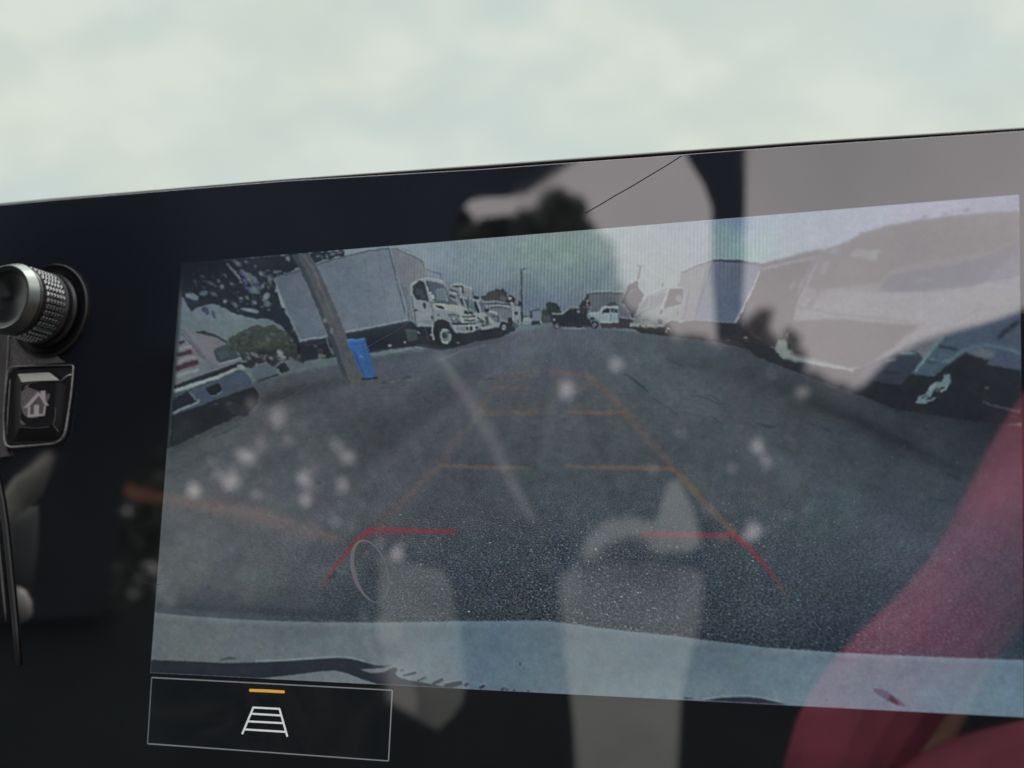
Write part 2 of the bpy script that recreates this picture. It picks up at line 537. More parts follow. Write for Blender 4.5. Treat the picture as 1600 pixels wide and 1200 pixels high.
# camera's dark vignetted corner at upper left
vg = np.clip((np.hypot((PX - 283) / 170.0, (PY - 411) / 55.0)), 0, 1)
col *= (0.35 + 0.65 * vg[..., None])
Hs = np.maximum(PY - 497.0, 4.0)
gx = (PX - 860) / Hs * 1.0
gz = 520.0 / Hs
grain = np.clip((PY - 640) / 210.0, 0.0, 1.0) * np.clip(1.0 - np.hypot((PX - 930) / 640.0, (PY - 930) / 420.0) * 0.62, 0.12, 1) * 1.15
grain *= np.clip((PX - 250) / 420.0, 0.25, 1)
grain = np.where(PY > ry + 3, np.maximum(grain, 0.03), 0)
moire = np.exp(-((PX - 880) / 150.0) ** 2 - ((PY - 420) / 90.0) ** 2) + np.exp(-((PX - 1150) / 90.0) ** 2 - ((PY - 385) / 50.0) ** 2) * 0.9
moire += 0.35 * np.exp(-((PX - 700) / 90.0) ** 2 - ((PY - 430) / 60.0) ** 2)


def upsample(A):
    """coarse canvas (every 4 px) -> raster canvas"""
    h, w = A.shape[:2]
    A = A.reshape(h, w, -1)
    x = (np.arange(RW) + .5) / SS / 4.0
    y = (np.arange(RH) + .5) / SS / 4.0
    xi, yi = np.minimum(x.astype(int), w - 2), np.minimum(y.astype(int), h - 2)
    fx, fy = (x - xi)[None, :, None], (y - yi)[:, None, None]
    T = A[yi] * (1 - fy) + A[yi + 1] * fy
    return T[:, xi] * (1 - fx) + T[:, xi + 1] * fx


RW, RH = int((CX1 - CX0) * SS), int((CY1 - CY0) * SS)


def to_srgb(L_):
    L_ = np.clip(L_, 0, 1)
    return np.where(L_ <= .0031308, L_ * 12.92, 1.055 * L_ ** (1 / 2.4) - .055) * 255


def to_lin(S_):
    S_ = np.clip(S_, 0, 255) / 255
    return np.where(S_ <= .04045, S_ / 12.92, ((S_ + .055) / 1.055) ** 2.4)


canvas = upsample(to_srgb(col))
owner = np.zeros((RH, RW), dtype=np.int16)         # which pictured thing each raster sample belongs to
rgrain = upsample(grain)[..., 0]
rmoire = upsample(moire)[..., 0]
PICS = []                                          # (name, label)


def raster(idn, P, Cc, Fc):
    P = (np.array(P, dtype=float) - (CX0, CY0)) * SS
    for f in Fc:
        f = list(f)
        for k_ in range(1, len(f) - 1):
            a_, b_, c_ = f[0], f[k_], f[k_ + 1]
            (x0, y0), (x1, y1), (x2, y2) = P[a_], P[b_], P[c_]
            det = (y1 - y2) * (x0 - x2) + (x2 - x1) * (y0 - y2)
            if abs(det) < 1e-9:
                continue
            xa, xb = int(max(0, math.floor(min(x0, x1, x2)))), int(min(RW, math.ceil(max(x0, x1, x2)) + 1))
            ya, yb = int(max(0, math.floor(min(y0, y1, y2)))), int(min(RH, math.ceil(max(y0, y1, y2)) + 1))
            if xa >= xb or ya >= yb:
                continue
            X = np.arange(xa, xb)[None, :] + .5
            Y = np.arange(ya, yb)[:, None] + .5
            l0 = ((y1 - y2) * (X - x2) + (x2 - x1) * (Y - y2)) / det
            l1 = ((y2 - y0) * (X - x2) + (x0 - x2) * (Y - y2)) / det
            l2 = 1 - l0 - l1
            m = (l0 >= -1e-6) & (l1 >= -1e-6) & (l2 >= -1e-6)
            if not m.any():
                continue
            v_ = l0[..., None] * Cc[a_] + l1[..., None] * Cc[b_] + l2[..., None] * Cc[c_]
            al = np.where(m, v_[..., 3], 0)[..., None]
            sub = canvas[ya:yb, xa:xb]
            canvas[ya:yb, xa:xb] = sub * (1 - al) + v_[..., :3] * al
            owner[ya:yb, xa:xb][al[..., 0] > .3] = idn


class Pic:
    """one pictured thing, drawn as coloured shapes; the picture is later cut into one mesh per pictured thing"""

    def __init__(self, name, label=None, parent=None, alpha=False):
        self.n, self.l, self.p, self.al = name, label, parent, alpha
        self.real = parent is not None             # only what lies outside the camera picture is a mesh straight away
        if not self.real:
            PICS.append((name, label))
            self.id = len(PICS)
        self.v, self.f, self.c = [], [], []

    def _add(self, pts, cols, faces):
        if self.real:
            z = nz()
            b0 = len(self.v)
            for (x, y) in pts:
                self.v.append(hit(x, y, z))
            for c in cols:
                self.c.append((*lin(c), c[3] if len(c) > 3 else 1.0))
            for f in faces:
                self.f.append(tuple(b0 + i for i in f))
        else:
            raster(self.id, pts, np.array([(*c[:3], c[3] if len(c) > 3 else 1.0) for c in cols], dtype=float), faces)

    def poly(self, pts, c, jit=0.0, rough=0.0):
        if rough:                                   # ragged outline
            q_ = []
            for (a, b) in zip(pts, pts[1:] + pts[:1]):
                n = max(1, int(math.hypot(b[0] - a[0], b[1] - a[1]) / (rough * 2.2)))
                for i in range(n):
                    t = i / n
                    q_.append((a[0] + (b[0] - a[0]) * t + rnd.uniform(-rough, rough), a[1] + (b[1] - a[1]) * t + rnd.uniform(-rough, rough)))
            pts = q_
        n = len(pts)
        if isinstance(c, list):
            cols = c
        elif callable(c):
            cols = [c(*p) for p in pts]
        else:
            cols = [c] * n
        tris = tessellate_polygon([[Vector((x, y, 0)) for x, y in pts]])
        self._add(pts, cols, [tuple(t) for t in tris])
        return self

    def line(self, pts, w, c, soft=False):
        """stroke of width w px; w and c may be lists along the path"""
        n = len(pts)
        ws = w if isinstance(w, list) else [w] * n
        cs = c if isinstance(c, list) else [c] * n
        offs = (-1, -0.35, 0.35, 1) if soft else (-1, 1)
        P, Cc, Fc = [], [], []
        for i, (x, y) in enumerate(pts):
            x0, y0 = pts[max(0, i - 1)]
            x1, y1 = pts[min(n - 1, i + 1)]
            dx, dy = x1 - x0, y1 - y0
            l_ = math.hypot(dx, dy) or 1
            nx_, ny_ = -dy / l_, dx / l_
            for o_ in offs:
                s_ = ws[i] / 2 * (1.5 if soft and abs(o_) == 1 else 1) * (o_ if not soft or abs(o_) == 1 else o_ * 1.6)
                P.append((x + nx_ * s_, y + ny_ * s_))
                cc = cs[i]
                al = cc[3] if len(cc) > 3 else 1.0
                Cc.append((*cc[:3], 0.0 if soft and abs(o_) == 1 else al))
        m = len(offs)
        for i in range(n - 1):
            for j in range(m - 1):
                Fc.append((i * m + j, i * m + j + 1, (i + 1) * m + j + 1, (i + 1) * m + j))
        self._add(P, Cc, Fc)
        return self

    def ell(self, x, y, rx, ry_, c, rot=0.0, n=14, edge=None, wob=0.0):
        pts = [(x, y)]
        cr_, sr = math.cos(math.radians(rot)), math.sin(math.radians(rot))
        for i in range(n):
            a_ = 2 * math.pi * i / n
            k_ = 1 + rnd.uniform(-wob, wob)
            ex, ey = rx * math.cos(a_) * k_, ry_ * math.sin(a_) * k_
            pts.append((x + ex * cr_ - ey * sr, y + ex * sr + ey * cr_))
        ec = edge or c
        self._add(pts, [c] + [ec] * n, [(0, 1 + i, 1 + (i + 1) % n) for i in range(n)])
        return self

    def done(self):
        if not self.real:
            return None
        pr = {'label': self.l} if self.l else {}
        return mesh_attr(self.n, self.v, self.f, self.c, M_PICA if self.al else M_PIC, self.p, **pr)


WH = (122, 136, 140)     # halo / white bodywork as the reversing camera shows it

# --- oak at the left of the pictured lot
t = Pic('leafy_tree', 'dark overhanging tree shown at the upper left of the screen')
dk = (21, 27, 34)
t.poly([(284, 462), (288, 436), (284, 411), (470, 396), (536, 391), (536, 400), (500, 408), (462, 420), (432, 432), (440, 470), (452, 500), (474, 545), (466, 560), (440, 545),
        (449, 522), (440, 508), (424, 499), (400, 499), (378, 494), (355, 484), (340, 475), (318, 476), (300, 486)], dk, rough=1.6)
t.ell(300, 468, 15, 9, (26, 33, 44), 30, wob=.2).ell(300, 462, 10, 5, (92, 108, 118), 20, wob=.3).ell(318, 458, 6, 4, (70, 88, 100), -20, wob=.3)
t.ell(322, 486, 9, 4, (48, 56, 84), 50, wob=.3).ell(334, 492, 8, 2.5, (56, 62, 86), 70, wob=.3)
spk = [(371, 411, 8, 4, 25), (450, 404, 5, 4, 40), (392, 436, 17, 5.5, 32), (384, 428, 12, 3, 38), (397, 452, 9, 6, 20), (335, 460, 7, 3.5, 25), (421, 436, 4.5, 9, -15), (416, 464, 8, 5, -50),
       (417, 474, 8, 5, 10), (390, 485, 13, 3.5, 8), (327, 442, 9, 3, 20), (342, 439, 4, 3, 0), (347, 447, 5, 2.5, 60), (362, 443, 4, 2.5, 30), (367, 477, 6, 3, 30), (351, 471, 4, 3, 0),
       (430, 425, 5, 3, 0), (399, 416, 3, 2.5, 60), (384, 409, 4, 2, 20), (497, 400, 3.5, 2, -30), (503, 402, 3, 2, 60), (511, 400, 3.5, 2, 60), (520, 397, 5, 1.6, -12), (530, 395, 5, 1.2, -8),
       (386, 465, 5, 3, 60), (398, 473, 5, 3, 40), (377, 466, 4, 2, 10), (305, 440, 5, 2, 20), (316, 432, 5, 2, 20), (352, 430, 4, 2, 50), (438, 449, 2.5, 9, -24), (431, 453, 3, 4, 0),
       (410, 447, 4, 2.5, 80), (376, 441, 3, 1.5, 30), (408, 428, 5, 3, 30)]
for (x, y, rx, ry_, ro) in spk:
    b_ = rnd.uniform(0.75, 1.15)
    t.ell(x, y, rx, ry_, (104 * b_, 118 * b_, 128 * b_), ro, edge=(70 * b_, 82 * b_, 94 * b_), wob=0.3)
for (x, y) in [(378, 428), (382, 440), (386, 450), (402, 446)]:
    t.ell(x, y, 6, 2.5, (62, 62, 108), 45, wob=.4)
t.line([(354, 411), (366, 424), (376, 438)], [3, 4, 2], (112, 118, 122))
for i in range(110):
    x, y = rnd.uniform(290, 455), rnd.uniform(420, 488)
    if (x - 290) / 160 * 25 + 458 < y and x < 345:
        continue
    b_ = rnd.uniform(0.25, 0.72)
    t.ell(x, y, rnd.uniform(1, 4), rnd.uniform(.8, 2), (92 * b_ + 12, 106 * b_ + 12, 112 * b_ + 14), rnd.uniform(0, 70), n=7, wob=.3)
t.line([(432, 446), (437, 462), (443, 481)], [3, 4, 5], (124, 136, 138))
t.done()

t = Pic('green_bush', 'low green bushes shown beyond the parked trucks on the left')
gr = lambda x, y: (46 + rnd.uniform(-6, 8), 55 + rnd.uniform(-6, 8), 49)
t.poly([(352, 536), (362, 527), (376, 518), (388, 512), (402, 508), (414, 511), (428, 509), (442, 516), (456, 528), (464, 545), (470, 562), (440, 572), (400, 572), (378, 556)], gr, rough=1.5)
for i in range(70):
    x, y = rnd.uniform(370, 460), rnd.uniform(516, 548)
    b_ = rnd.uniform(0.6, 1.35)
    t.ell(x, y, rnd.uniform(2, 5), rnd.uniform(1.5, 3), (48 * b_, 58 * b_, 48 * b_), n=7, wob=.3)
t.poly([(374, 552), (396, 546), (430, 548), (466, 552), (474, 560), (476, 572), (400, 580), (384, 572)], (34, 40, 44), rough=1)
for i in range(46):
    x, y = rnd.uniform(380, 470), rnd.uniform(546, 572)
    b_ = rnd.uniform(0.5, 1.3)
    t.ell(x, y, rnd.uniform(1.5, 6), rnd.uniform(1, 3), (66 * b_, 74 * b_, 78 * b_), rnd.uniform(-20, 60), n=7, wob=.3)
t.ell(436, 551, 6, 3, (112, 124, 126), 40, wob=.3).ell(441, 557, 7, 3, (100, 112, 116), 20, wob=.3).ell(398, 554, 8, 3, (86, 86, 92), 30, wob=.2)
t.done()

# --- big box truck on the left
t = Pic('box_truck', 'large white box truck shown broadside on the left of the screen')
t.poly([(470, 534), (537, 520), (637, 500), (650, 506), (680, 508), (712, 518), (749, 514), (776, 512), (800, 508), (806, 516), (780, 528), (742, 534), (712, 543), (690, 547), (650, 541), (600, 548), (556, 556), (500, 560), (470, 566)],
       (27, 33, 42), rough=.5)
g = lambda x, y: (74 + (x - 430) * 0.1 + (520 - y) * .02, 88 + (x - 430) * 0.1, 102 + (x - 430) * 0.095)
side = [(427, 434), (460, 426), (490, 416), (525, 405), (560, 396), (585, 391), (608, 388), (615, 418), (623, 450), (631, 478), (638, 501), (600, 508), (570, 514), (537, 520), (505, 527), (470, 533), (455, 500), (440, 466)]
t.poly(side, g)
t.line([(428, 434), (440, 464), (455, 500), (470, 533)], 2, (96, 110, 120))
t.line([(470, 532.5), (537, 519.5), (600, 507.5), (636, 500)], 3, (112, 132, 138))
t.line([(470, 535.5), (537, 522.5), (600, 510.5), (640, 503)], 2.2, (40, 50, 62))
t.line([(430, 432), (460, 425), (490, 415), (530, 403), (560, 395), (608, 387.5)], 1.6, (46, 56, 72))
t.poly([(608, 388), (628, 387), (640, 392), (664, 407), (667, 424), (670, 440), (646, 440), (644, 455), (646, 498), (638, 502), (623, 450)], lambda x, y: (92 + (x - 608) * .22, 98 + (x - 608) * .22, 108 + (x - 608) * .1))
t.line([(607.5, 388), (615, 418), (624, 452), (633, 490)], 1.8, (52, 62, 76))
t.line([(609.5, 388), (617, 418), (626, 452), (635, 490)], 1.0, (122, 136, 140))
t.line([(624, 388), (645, 397), (663, 406), (666, 423)], 1.6, (126, 138, 138))
t.line([(622, 389), (644, 400), (660, 409), (664, 424)], 1.2, (62, 70, 80))
t.line([(667, 421), (688, 428), (690, 440)], 1.2, (62, 72, 84))
t.line([(629, 446), (636, 470), (640, 500)], 1.6, (58, 72, 86)).line([(634, 448), (640, 476), (644, 500)], 1.4, (60, 74, 88)).line([(631.5, 446), (638, 472), (642, 500)], 1.0, (112, 124, 130))
for i in range(7):
    x = 480 + i * 22
    t.line([(x, 419 - (x - 480) * .31), (x + 14 + i * .5, 530 - (x - 470) * .18)], 0.8, (74, 90, 106))
# cab
cabc = lambda x, y: (112 + (500 - y) * .18, 122 + (500 - y) * .14, 128 + (500 - y) * .08)
t.poly([(641, 444), (656, 436.5), (667, 434.5), (690, 439), (696, 444), (698, 456), (716, 474), (732, 481), (741, 491), (743, 500), (743, 506), (706, 506), (694, 501), (684, 504), (680, 511), (676, 511.5), (650, 510), (645, 494), (641, 470)], cabc)
t.poly([(676, 473), (690, 472), (716, 475.5), (730, 481), (738, 488), (722, 489), (700, 485), (678, 482)], (134, 144, 138))
t.poly([(645, 447), (656, 438), (663, 441), (671, 471.5), (652, 468), (644.5, 458)], (28, 36, 37), rough=.4)
t.ell(655, 456, 6, 5, (42, 54, 52), wob=.3).ell(662, 463, 4, 3, (48, 58, 60), wob=.3)
t.poly([(667, 438.5), (694, 444.5), (698, 456), (714, 474), (680, 471), (674, 462)], (58, 74, 86), rough=.3)
t.poly([(680, 454), (696, 452), (698, 470), (682, 468)], (84, 102, 112), rough=.8)
t.line([(683, 453), (694, 451)], 2, (108, 124, 130)).line([(694, 453), (699, 470)], 2, (112, 126, 132)).line([(700, 462), (716, 474)], 2.2, (96, 110, 120))
t.line([(664, 437), (671, 456), (676, 474)], 3, WH).line([(666, 438), (673, 458), (678, 470)], 1.2, (28, 34, 42))
t.ell(676.5, 464, 2.2, 4.5, (144, 154, 154), -15).ell(673, 458, 1.5, 2, (150, 158, 158))
t.line([(641, 444), (656, 436.5), (668, 434.5), (692, 439.5)], 1.8, (138, 150, 150))
t.line([(672, 473), (690, 472), (716, 476)], 1.4, (40, 48, 54))
t.poly([(680, 476.5), (691, 477.5), (694, 483), (682, 480)], (22, 26, 34), rough=.4)
t.line([(674, 474), (677, 490), (678, 503)], 1.6, (74, 88, 98)).line([(648, 503), (660, 503), (676, 502)], 1.2, (92, 104, 106))
t.line([(643, 462), (647, 488), (651, 509)], 2.2, (62, 78, 92))
t.ell(663, 477.5, 2.5, 4.5, (30, 38, 50), -10).ell(650, 484.5, 3.5, 1.6, (38, 46, 56)).ell(675, 496, 1.6, 2.4, (34, 42, 54)).ell(685, 492, 2, 1.2, (60, 70, 78))
t.line([(652, 509.5), (665, 510), (678, 508)], 1.6, (124, 138, 142))
# headlight, grille, bumper
t.poly([(701, 492.5), (716, 494), (720, 504), (707, 503)], (88, 100, 108), rough=.3)
t.ell(711, 498, 3, 3, (150, 158, 160)).ell(712, 498, 1.5, 2, (26, 30, 40)).line([(701, 492), (710, 491.5), (719, 494)], 1.2, (34, 40, 50)).line([(704, 500), (712, 503), (720, 503.5)], 1.0, (40, 48, 58))
t.poly([(717, 485), (736, 482), (742, 490), (744, 504), (722, 506), (718, 496)], (130, 140, 140), rough=.3)
for (a_, b_, yy, ww) in [(725, 738, 488.5, 2.6), (723, 741, 494.6, 2.2), (725, 742.5, 500.2, 2.0), (706, 743, 505.4, 2.4)]:
    t.line([(a_, yy), ((a_ + b_) / 2, yy + .9), (b_, yy - .6)], ww, (24, 27, 36))
t.ell(728, 487, 3, 2, (22, 26, 34)).ell(737, 489, 2, 2.2, (22, 26, 34)).line([(733, 480), (734, 488)], 1.4, (40, 48, 56))
t.poly([(706, 507), (722, 508), (740, 506.5), (748, 505), (749, 514), (740, 518.5), (728, 520.5), (712, 519.5), (708, 513)], (128, 140, 144), rough=.3)
t.poly([(712, 510), (727, 511), (727, 518), (713, 517)], (104, 116, 124))
t.poly([(728, 511), (731.5, 511), (732, 517), (729, 516)], (26, 30, 42)).poly([(733.5, 510.5), (738, 510.2), (738.5, 516), (734, 516.8)], (28, 32, 44)).ell(744.5, 511.5, 2.6, 2.6, (26, 32, 44)).line([(732.5, 509), (733, 519)], 1, (160, 168, 168))
# wheel
t.poly([(677, 506), (684, 499.5), (693, 499), (700, 503), (705, 511), (710, 519), (718, 526), (714, 538), (696, 544), (684, 540), (677, 528)], (24, 29, 37), rough=.4)
t.line([(677, 504), (675.5, 512), (676, 522), (678.5, 531)], [1.6, 2, 2, 3], (138, 150, 152))
t.ell(696, 524, 10.2, 14.5, (30, 35, 43), -8).ell(695.8, 525.2, 8.8, 11.8, (128, 144, 144), -6, n=20, wob=.03).ell(695.8, 525.5, 6.6, 9.2, (92, 108, 114), -6)
t.ell(694.8, 524, 4, 4.6, (34, 42, 56), wob=.15).ell(694.8, 524, 1.8, 2.4, (54, 64, 80)).ell(701, 519.5, 1.6, 1.8, (24, 30, 42)).line([(689, 531), (694, 536), (699, 535)], 1.6, (158, 168, 164)).line([(690, 516), (694, 514), (698, 515)], 1.6, (156, 166, 162))
t.poly([(633, 516), (650, 515.5), (653, 531), (637, 534)], (52, 62, 64), rough=.4).line([(633, 516), (650, 515.3)], 1.6, (84, 92, 98)).line([(652, 518), (657, 521)], 2.4, (116, 124, 128)).line([(672, 522), (675, 525)], 2, (132, 140, 142)).line([(664, 512), (669, 530)], 1.6, (48, 54, 60))
t.ell(609, 540, 3.2, 2.2, (124, 130, 130)).ell(632, 534.5, 2, 2, (132, 136, 134)).ell(715, 535.5, 3.4, 1.1, (112, 120, 124)).ell(748, 519, 1, 3, (44, 52, 58))
t.line([(556, 556), (600, 546), (650, 541), (686, 542)], 2, (44, 50, 60)).line([(600, 556), (650, 546), (690, 547)], 1, (58, 66, 78))
t.line([(476, 540), (500, 536), (534, 530)], 2.5, (40, 46, 54)).ell(500, 548, 5, 4, (50, 52, 56), wob=.3).ell(492, 541, 3, 2, (70, 78, 82))
t.ell(502, 556, 6, 4, (84, 84, 84), wob=.3).ell(520, 548, 4, 5, (58, 62, 60), wob=.3)
t.done()

# --- row of trucks behind it
t = Pic('parked_truck', 'white work truck directly behind the large box truck on the screen')
t.poly([(697, 449), (706, 447), (720, 444), (727, 447), (739, 452), (740, 470), (742, 480), (741, 490), (728, 482), (714, 474), (700, 462)], (104, 112, 120), rough=.5)
t.line([(704, 446.5), (720, 444), (738, 451)], 2, (142, 150, 150)).line([(708, 448), (722, 447)], 2, (30, 36, 46)).line([(702, 453), (716, 457)], 1.8, (32, 38, 50)).line([(703, 456.5), (716, 460)], 2.6, (134, 144, 148))
t.line([(722, 447), (724, 460)], 2.6, (34, 40, 52)).line([(719, 449), (721, 464)], 1.4, (136, 146, 148)).line([(702, 461), (712, 466)], 3, (38, 46, 58)).line([(714, 460), (722, 474)], 2.5, (64, 76, 90))
t.line([(724, 452), (738, 454)], 1.2, (126, 130, 134)).line([(739.5, 453), (740.5, 466)], 1.2, (38, 44, 58))
t.poly([(717, 465), (738, 466), (742, 486), (734, 480), (722, 474)], (88, 104, 112), rough=.6)
t.line([(720, 467), (724, 477)], 2.6, (26, 30, 40)).line([(724, 470), (728, 479)], 2, (128, 138, 140)).line([(728, 468), (733, 482)], 1.8, (30, 36, 46)).line([(717, 465), (736, 466.5)], 1.5, (138, 146, 146))
t.line([(742, 472), (744, 480), (747, 489)], 4, (26, 32, 44)).line([(746.5, 470), (750, 488)], 2.2, (142, 150, 150)).ell(744.5, 465.5, 4.2, 3.6, (24, 28, 36), wob=.2).line([(738, 468), (750, 469)], 1.6, (136, 146, 146))
t.line([(731, 463), (732, 486)], 1.2, (40, 50, 62)).poly([(733, 472), (741, 474), (743, 488), (736, 482)], (74, 94, 104))
t.poly([(742, 489), (752, 488), (760, 489), (770, 492), (774, 498), (776, 508), (770, 514), (752, 515), (749, 506), (744, 500)], (128, 136, 134), rough=.5)
t.line([(745, 496), (752, 500), (756, 510)], 2, (44, 50, 58)).poly([(758, 494), (763, 495), (765, 506), (759, 508)], (56, 66, 66), rough=.4).line([(746, 502), (757, 503)], 1.6, (38, 44, 52)).line([(751, 508), (768, 508)], 1.6, (40, 48, 56)).line([(752, 512), (766, 513)], 2, (122, 132, 130))
t.poly([(752, 515), (768, 515), (772, 520), (756, 522)], (24, 29, 36), rough=.5)
t.done()

t = Pic('parked_truck', 'white bucket truck shown below the dark trees on the screen')
t.poly([(752, 463), (760, 461), (762, 458.5), (764, 455), (772, 453.5), (774, 450), (780, 451.5), (784, 452), (786, 450), (788, 454), (792, 457), (792, 464), (798, 462), (803, 464), (804, 474), (798, 476), (756, 471)], (38, 43, 46), rough=.7)
t.ell(774, 459, 13, 5, (46, 50, 50), wob=.2).ell(768, 466, 14, 3, (58, 52, 58), wob=.2)
t.ell(797, 466.5, 6.5, 6, (34, 32, 42), wob=.15).poly([(793, 463.5), (799, 463), (799.5, 468), (794, 469)], (136, 142, 144)).ell(786, 466, 6, 4, (72, 74, 82), wob=.3).ell(803, 469, 2, 4, (42, 32, 40))
t.poly([(750, 470), (776, 469), (800, 474), (802, 500), (797, 506), (782, 508), (770, 500), (758, 490), (752, 486)], (84, 98, 110), rough=.5)
t.line([(752, 472), (775, 471), (790, 474)], 1.8, (122, 130, 134)).line([(760, 475), (778, 474), (797, 476)], 1.8, (40, 50, 64)).line([(763, 478.5), (779, 477), (796, 479)], 2.4, (132, 142, 144)).line([(766, 481.5), (782, 480), (795, 481)], 1.4, (42, 52, 66))
t.poly([(748, 473), (757, 473), (758, 486), (751, 487)], (74, 86, 102)).ell(760.5, 485, 3.4, 2.6, (22, 28, 40), wob=.2).line([(760, 476), (761, 481)], 1.6, (140, 148, 150))
t.poly([(766, 485), (796, 483), (798, 499), (793, 503), (782, 503), (775, 498), (766, 490)], (86, 100, 112))
t.line([(764, 487.5), (775, 489), (776, 493)], 3, (140, 150, 148)).line([(769, 495), (778, 494), (779, 503)], 3.4, (52, 62, 76)).line([(782, 492), (785, 504)], 1.5, (112, 124, 128))
t.line([(799.8, 472), (801, 486), (802, 502)], 2.2, (138, 148, 150)).ell(800, 474, 1.6, 2, (150, 160, 160)).poly([(793, 498), (799, 495), (802, 504), (799, 512), (794, 508)], (30, 32, 40), rough=.5)
t.poly([(768, 505), (782, 503.5), (783, 511), (769, 511)], (118, 130, 132), rough=.5)
t.ell(787.5, 509, 7, 6.5, (25, 31, 40), wob=.1).ell(787, 511.5, 3.3, 4.4, (126, 138, 140)).ell(787, 511.5, 1.6, 2.2, (60, 70, 80))
t.line([(783, 503), (788, 502), (793, 505)], 1.3, (128, 138, 140))
t.done()

t = Pic('parked_truck', 'white truck shown left of the thin light pole on the screen')
t.poly([(802, 479), (812, 478), (814, 488), (815, 500), (812, 507), (806, 507), (803, 498)], (116, 128, 132), rough=.4)
t.poly([(803.5, 487), (809, 486), (810, 491), (804, 492)], (22, 28, 42)).ell(811.5, 474.5, 3, 4.5, (30, 38, 52), wob=.2).line([(803, 477), (814, 478)], 1.4, (50, 58, 72)).ell(806, 509, 4, 4, (38, 42, 50)).ell(806, 509, 1.8, 2.6, (96, 104, 106)).line([(808, 499), (810, 505)], 1.5, (52, 62, 72))
t.done()
t = Pic('parked_truck', 'smallest white pickup shown at the far end of the left row on the screen')
t.poly([(817, 496), (820, 493), (826, 493), (828, 497), (829, 505), (822, 507), (817, 505)], (120, 132, 136), rough=.4)
t.line([(818, 494.5), (826, 494)], 1.8, (34, 44, 58)).ell(819.5, 507, 2, 2.4, (92, 100, 106)).line([(821, 503), (827, 503)], 1.2, (58, 68, 78)).ell(832, 503, 2, 4, (78, 88, 96))
t.done()
t = Pic('shipping_container', 'small pale container shown at the end of the pictured lot')
t.poly([(829, 486), (836, 485), (845, 483.5), (845, 502), (834, 503), (829, 497)], (92, 106, 124), rough=.3)
t.line([(828, 485.8), (838, 484.5), (845, 483.2)], 1.6, (40, 48, 62)).poly([(828, 486), (832, 487), (832, 497), (829, 496)], (36, 44, 58)).poly([(831, 502), (846, 501), (846, 506), (831, 508)], (30, 36, 46), rough=.4).ell(845.5, 503.5, 1.3, 2.4, (138, 146, 146)).ell(830.5, 501, 1, 3, (120, 130, 134))
t.done()
t = Pic('round_tree', 'small round dark tree shown above the end of the pictured lot')
t.poly([(846, 487), (851, 482), (855, 484), (857, 492), (858, 504), (848, 505), (846, 498)], (44, 52, 46), rough=.5)
t.poly([(854, 484), (853.5, 474), (858, 472.5), (864, 472), (870, 474), (875, 480), (877, 488), (870, 493), (860, 498), (856, 494)], (35, 41, 40), rough=.6)
t.poly([(847, 495), (860, 493), (862, 504), (850, 505)], (58, 62, 68), rough=.4)
t.ell(851, 483, 1.8, 1.6, (76, 88, 66))
t.done()

t = Pic('light_pole', 'thin dark light pole standing left of centre on the screen')
t.line([(814.6, 421), (815, 450), (815.2, 480), (815.6, 503)], [2.0, 2.4, 2.8, 3.6], (26, 33, 50))
t.line([(816.8, 424), (817.2, 450), (817.2, 476)], 1.0, (118, 132, 134))
t.line([(811, 421.6), (816, 421.2), (819, 420.4), (823, 419.4)], [1.2, 1.6, 2.4, 1.4], (58, 70, 80))
t.done()

# --- centre and right
t = Pic('black_pickup', 'black pickup truck shown crossing the far end of the lot')
t.poly([(884, 488), (888, 482), (897, 480), (906, 482), (912, 486)], (84, 96, 100), rough=.4)
t.line([(880, 489), (886, 483), (894, 479.5), (904, 482)], 1.4, (118, 130, 130))
t.poly([(861, 500), (862, 493), (866, 490), (880, 489), (888, 484.5), (900, 483), (914, 484), (922, 489), (924, 510), (905, 512), (880, 510.5), (866, 509), (862, 504)], (31, 36, 46), rough=.4)
t.line([(863, 491.4), (871, 490.6), (879, 489.6), (884, 485.5), (888, 483)], 2.2, (128, 140, 140)).ell(865, 500, 1.7, 2, (142, 148, 148)).ell(904, 487, 2, 2.2, (128, 132, 132)).line([(908, 483), (911, 490)], 1.6, (96, 92, 96))
t.ell(870.5, 508.5, 4.6, 5.2, (22, 27, 34)).ell(870.5, 508.8, 2.8, 4, (112, 124, 126)).ell(870.5, 508.8, 1.2, 2, (46, 54, 60)).line([(878, 512.5), (890, 513), (915, 513)], 1.4, (112, 122, 128)).ell(915, 510, 6, 1.8, (60, 52, 58))
t.done()
t = Pic('grey_trailer', 'grey box trailer shown behind the white pickup')
t.poly([(904, 480), (908, 473), (914, 468), (916, 459), (922, 458), (924, 482), (912, 490)], (38, 38, 44), rough=.8)
t.poly([(921, 457), (948, 455.5), (975, 457), (974, 468), (970, 474), (985, 486), (984, 497), (966, 498), (930, 488), (918, 482)], (76, 84, 94), rough=.3)
t.line([(920, 456.5), (948, 455), (975, 456.5)], 1.5, (130, 142, 142)).line([(921, 459), (950, 458), (974, 459)], 1.2, (54, 60, 70)).ell(918, 462, 2, 3, (30, 36, 42)).line([(918, 468), (918, 478)], 2.4, (124, 128, 128)).ell(920, 474, 2, 4, (30, 34, 40))
t.line([(968, 495.5), (984, 497.5)], 1.3, (112, 118, 120)).line([(968, 474), (984, 487)], 1, (92, 94, 102)).line([(911, 480), (926, 480.5)], 1.4, (104, 100, 104))
t.poly([(966, 498), (984, 498), (1000, 506), (1000, 514), (960, 513), (944, 508)], (44, 42, 48), rough=.5)
t.poly([(945, 479), (952, 473), (962, 472), (966, 478)], (52, 58, 66), rough=.6)
t.done()
t = Pic('white_pickup', 'white pickup truck shown with a black front wheel left of the raised dump bed')
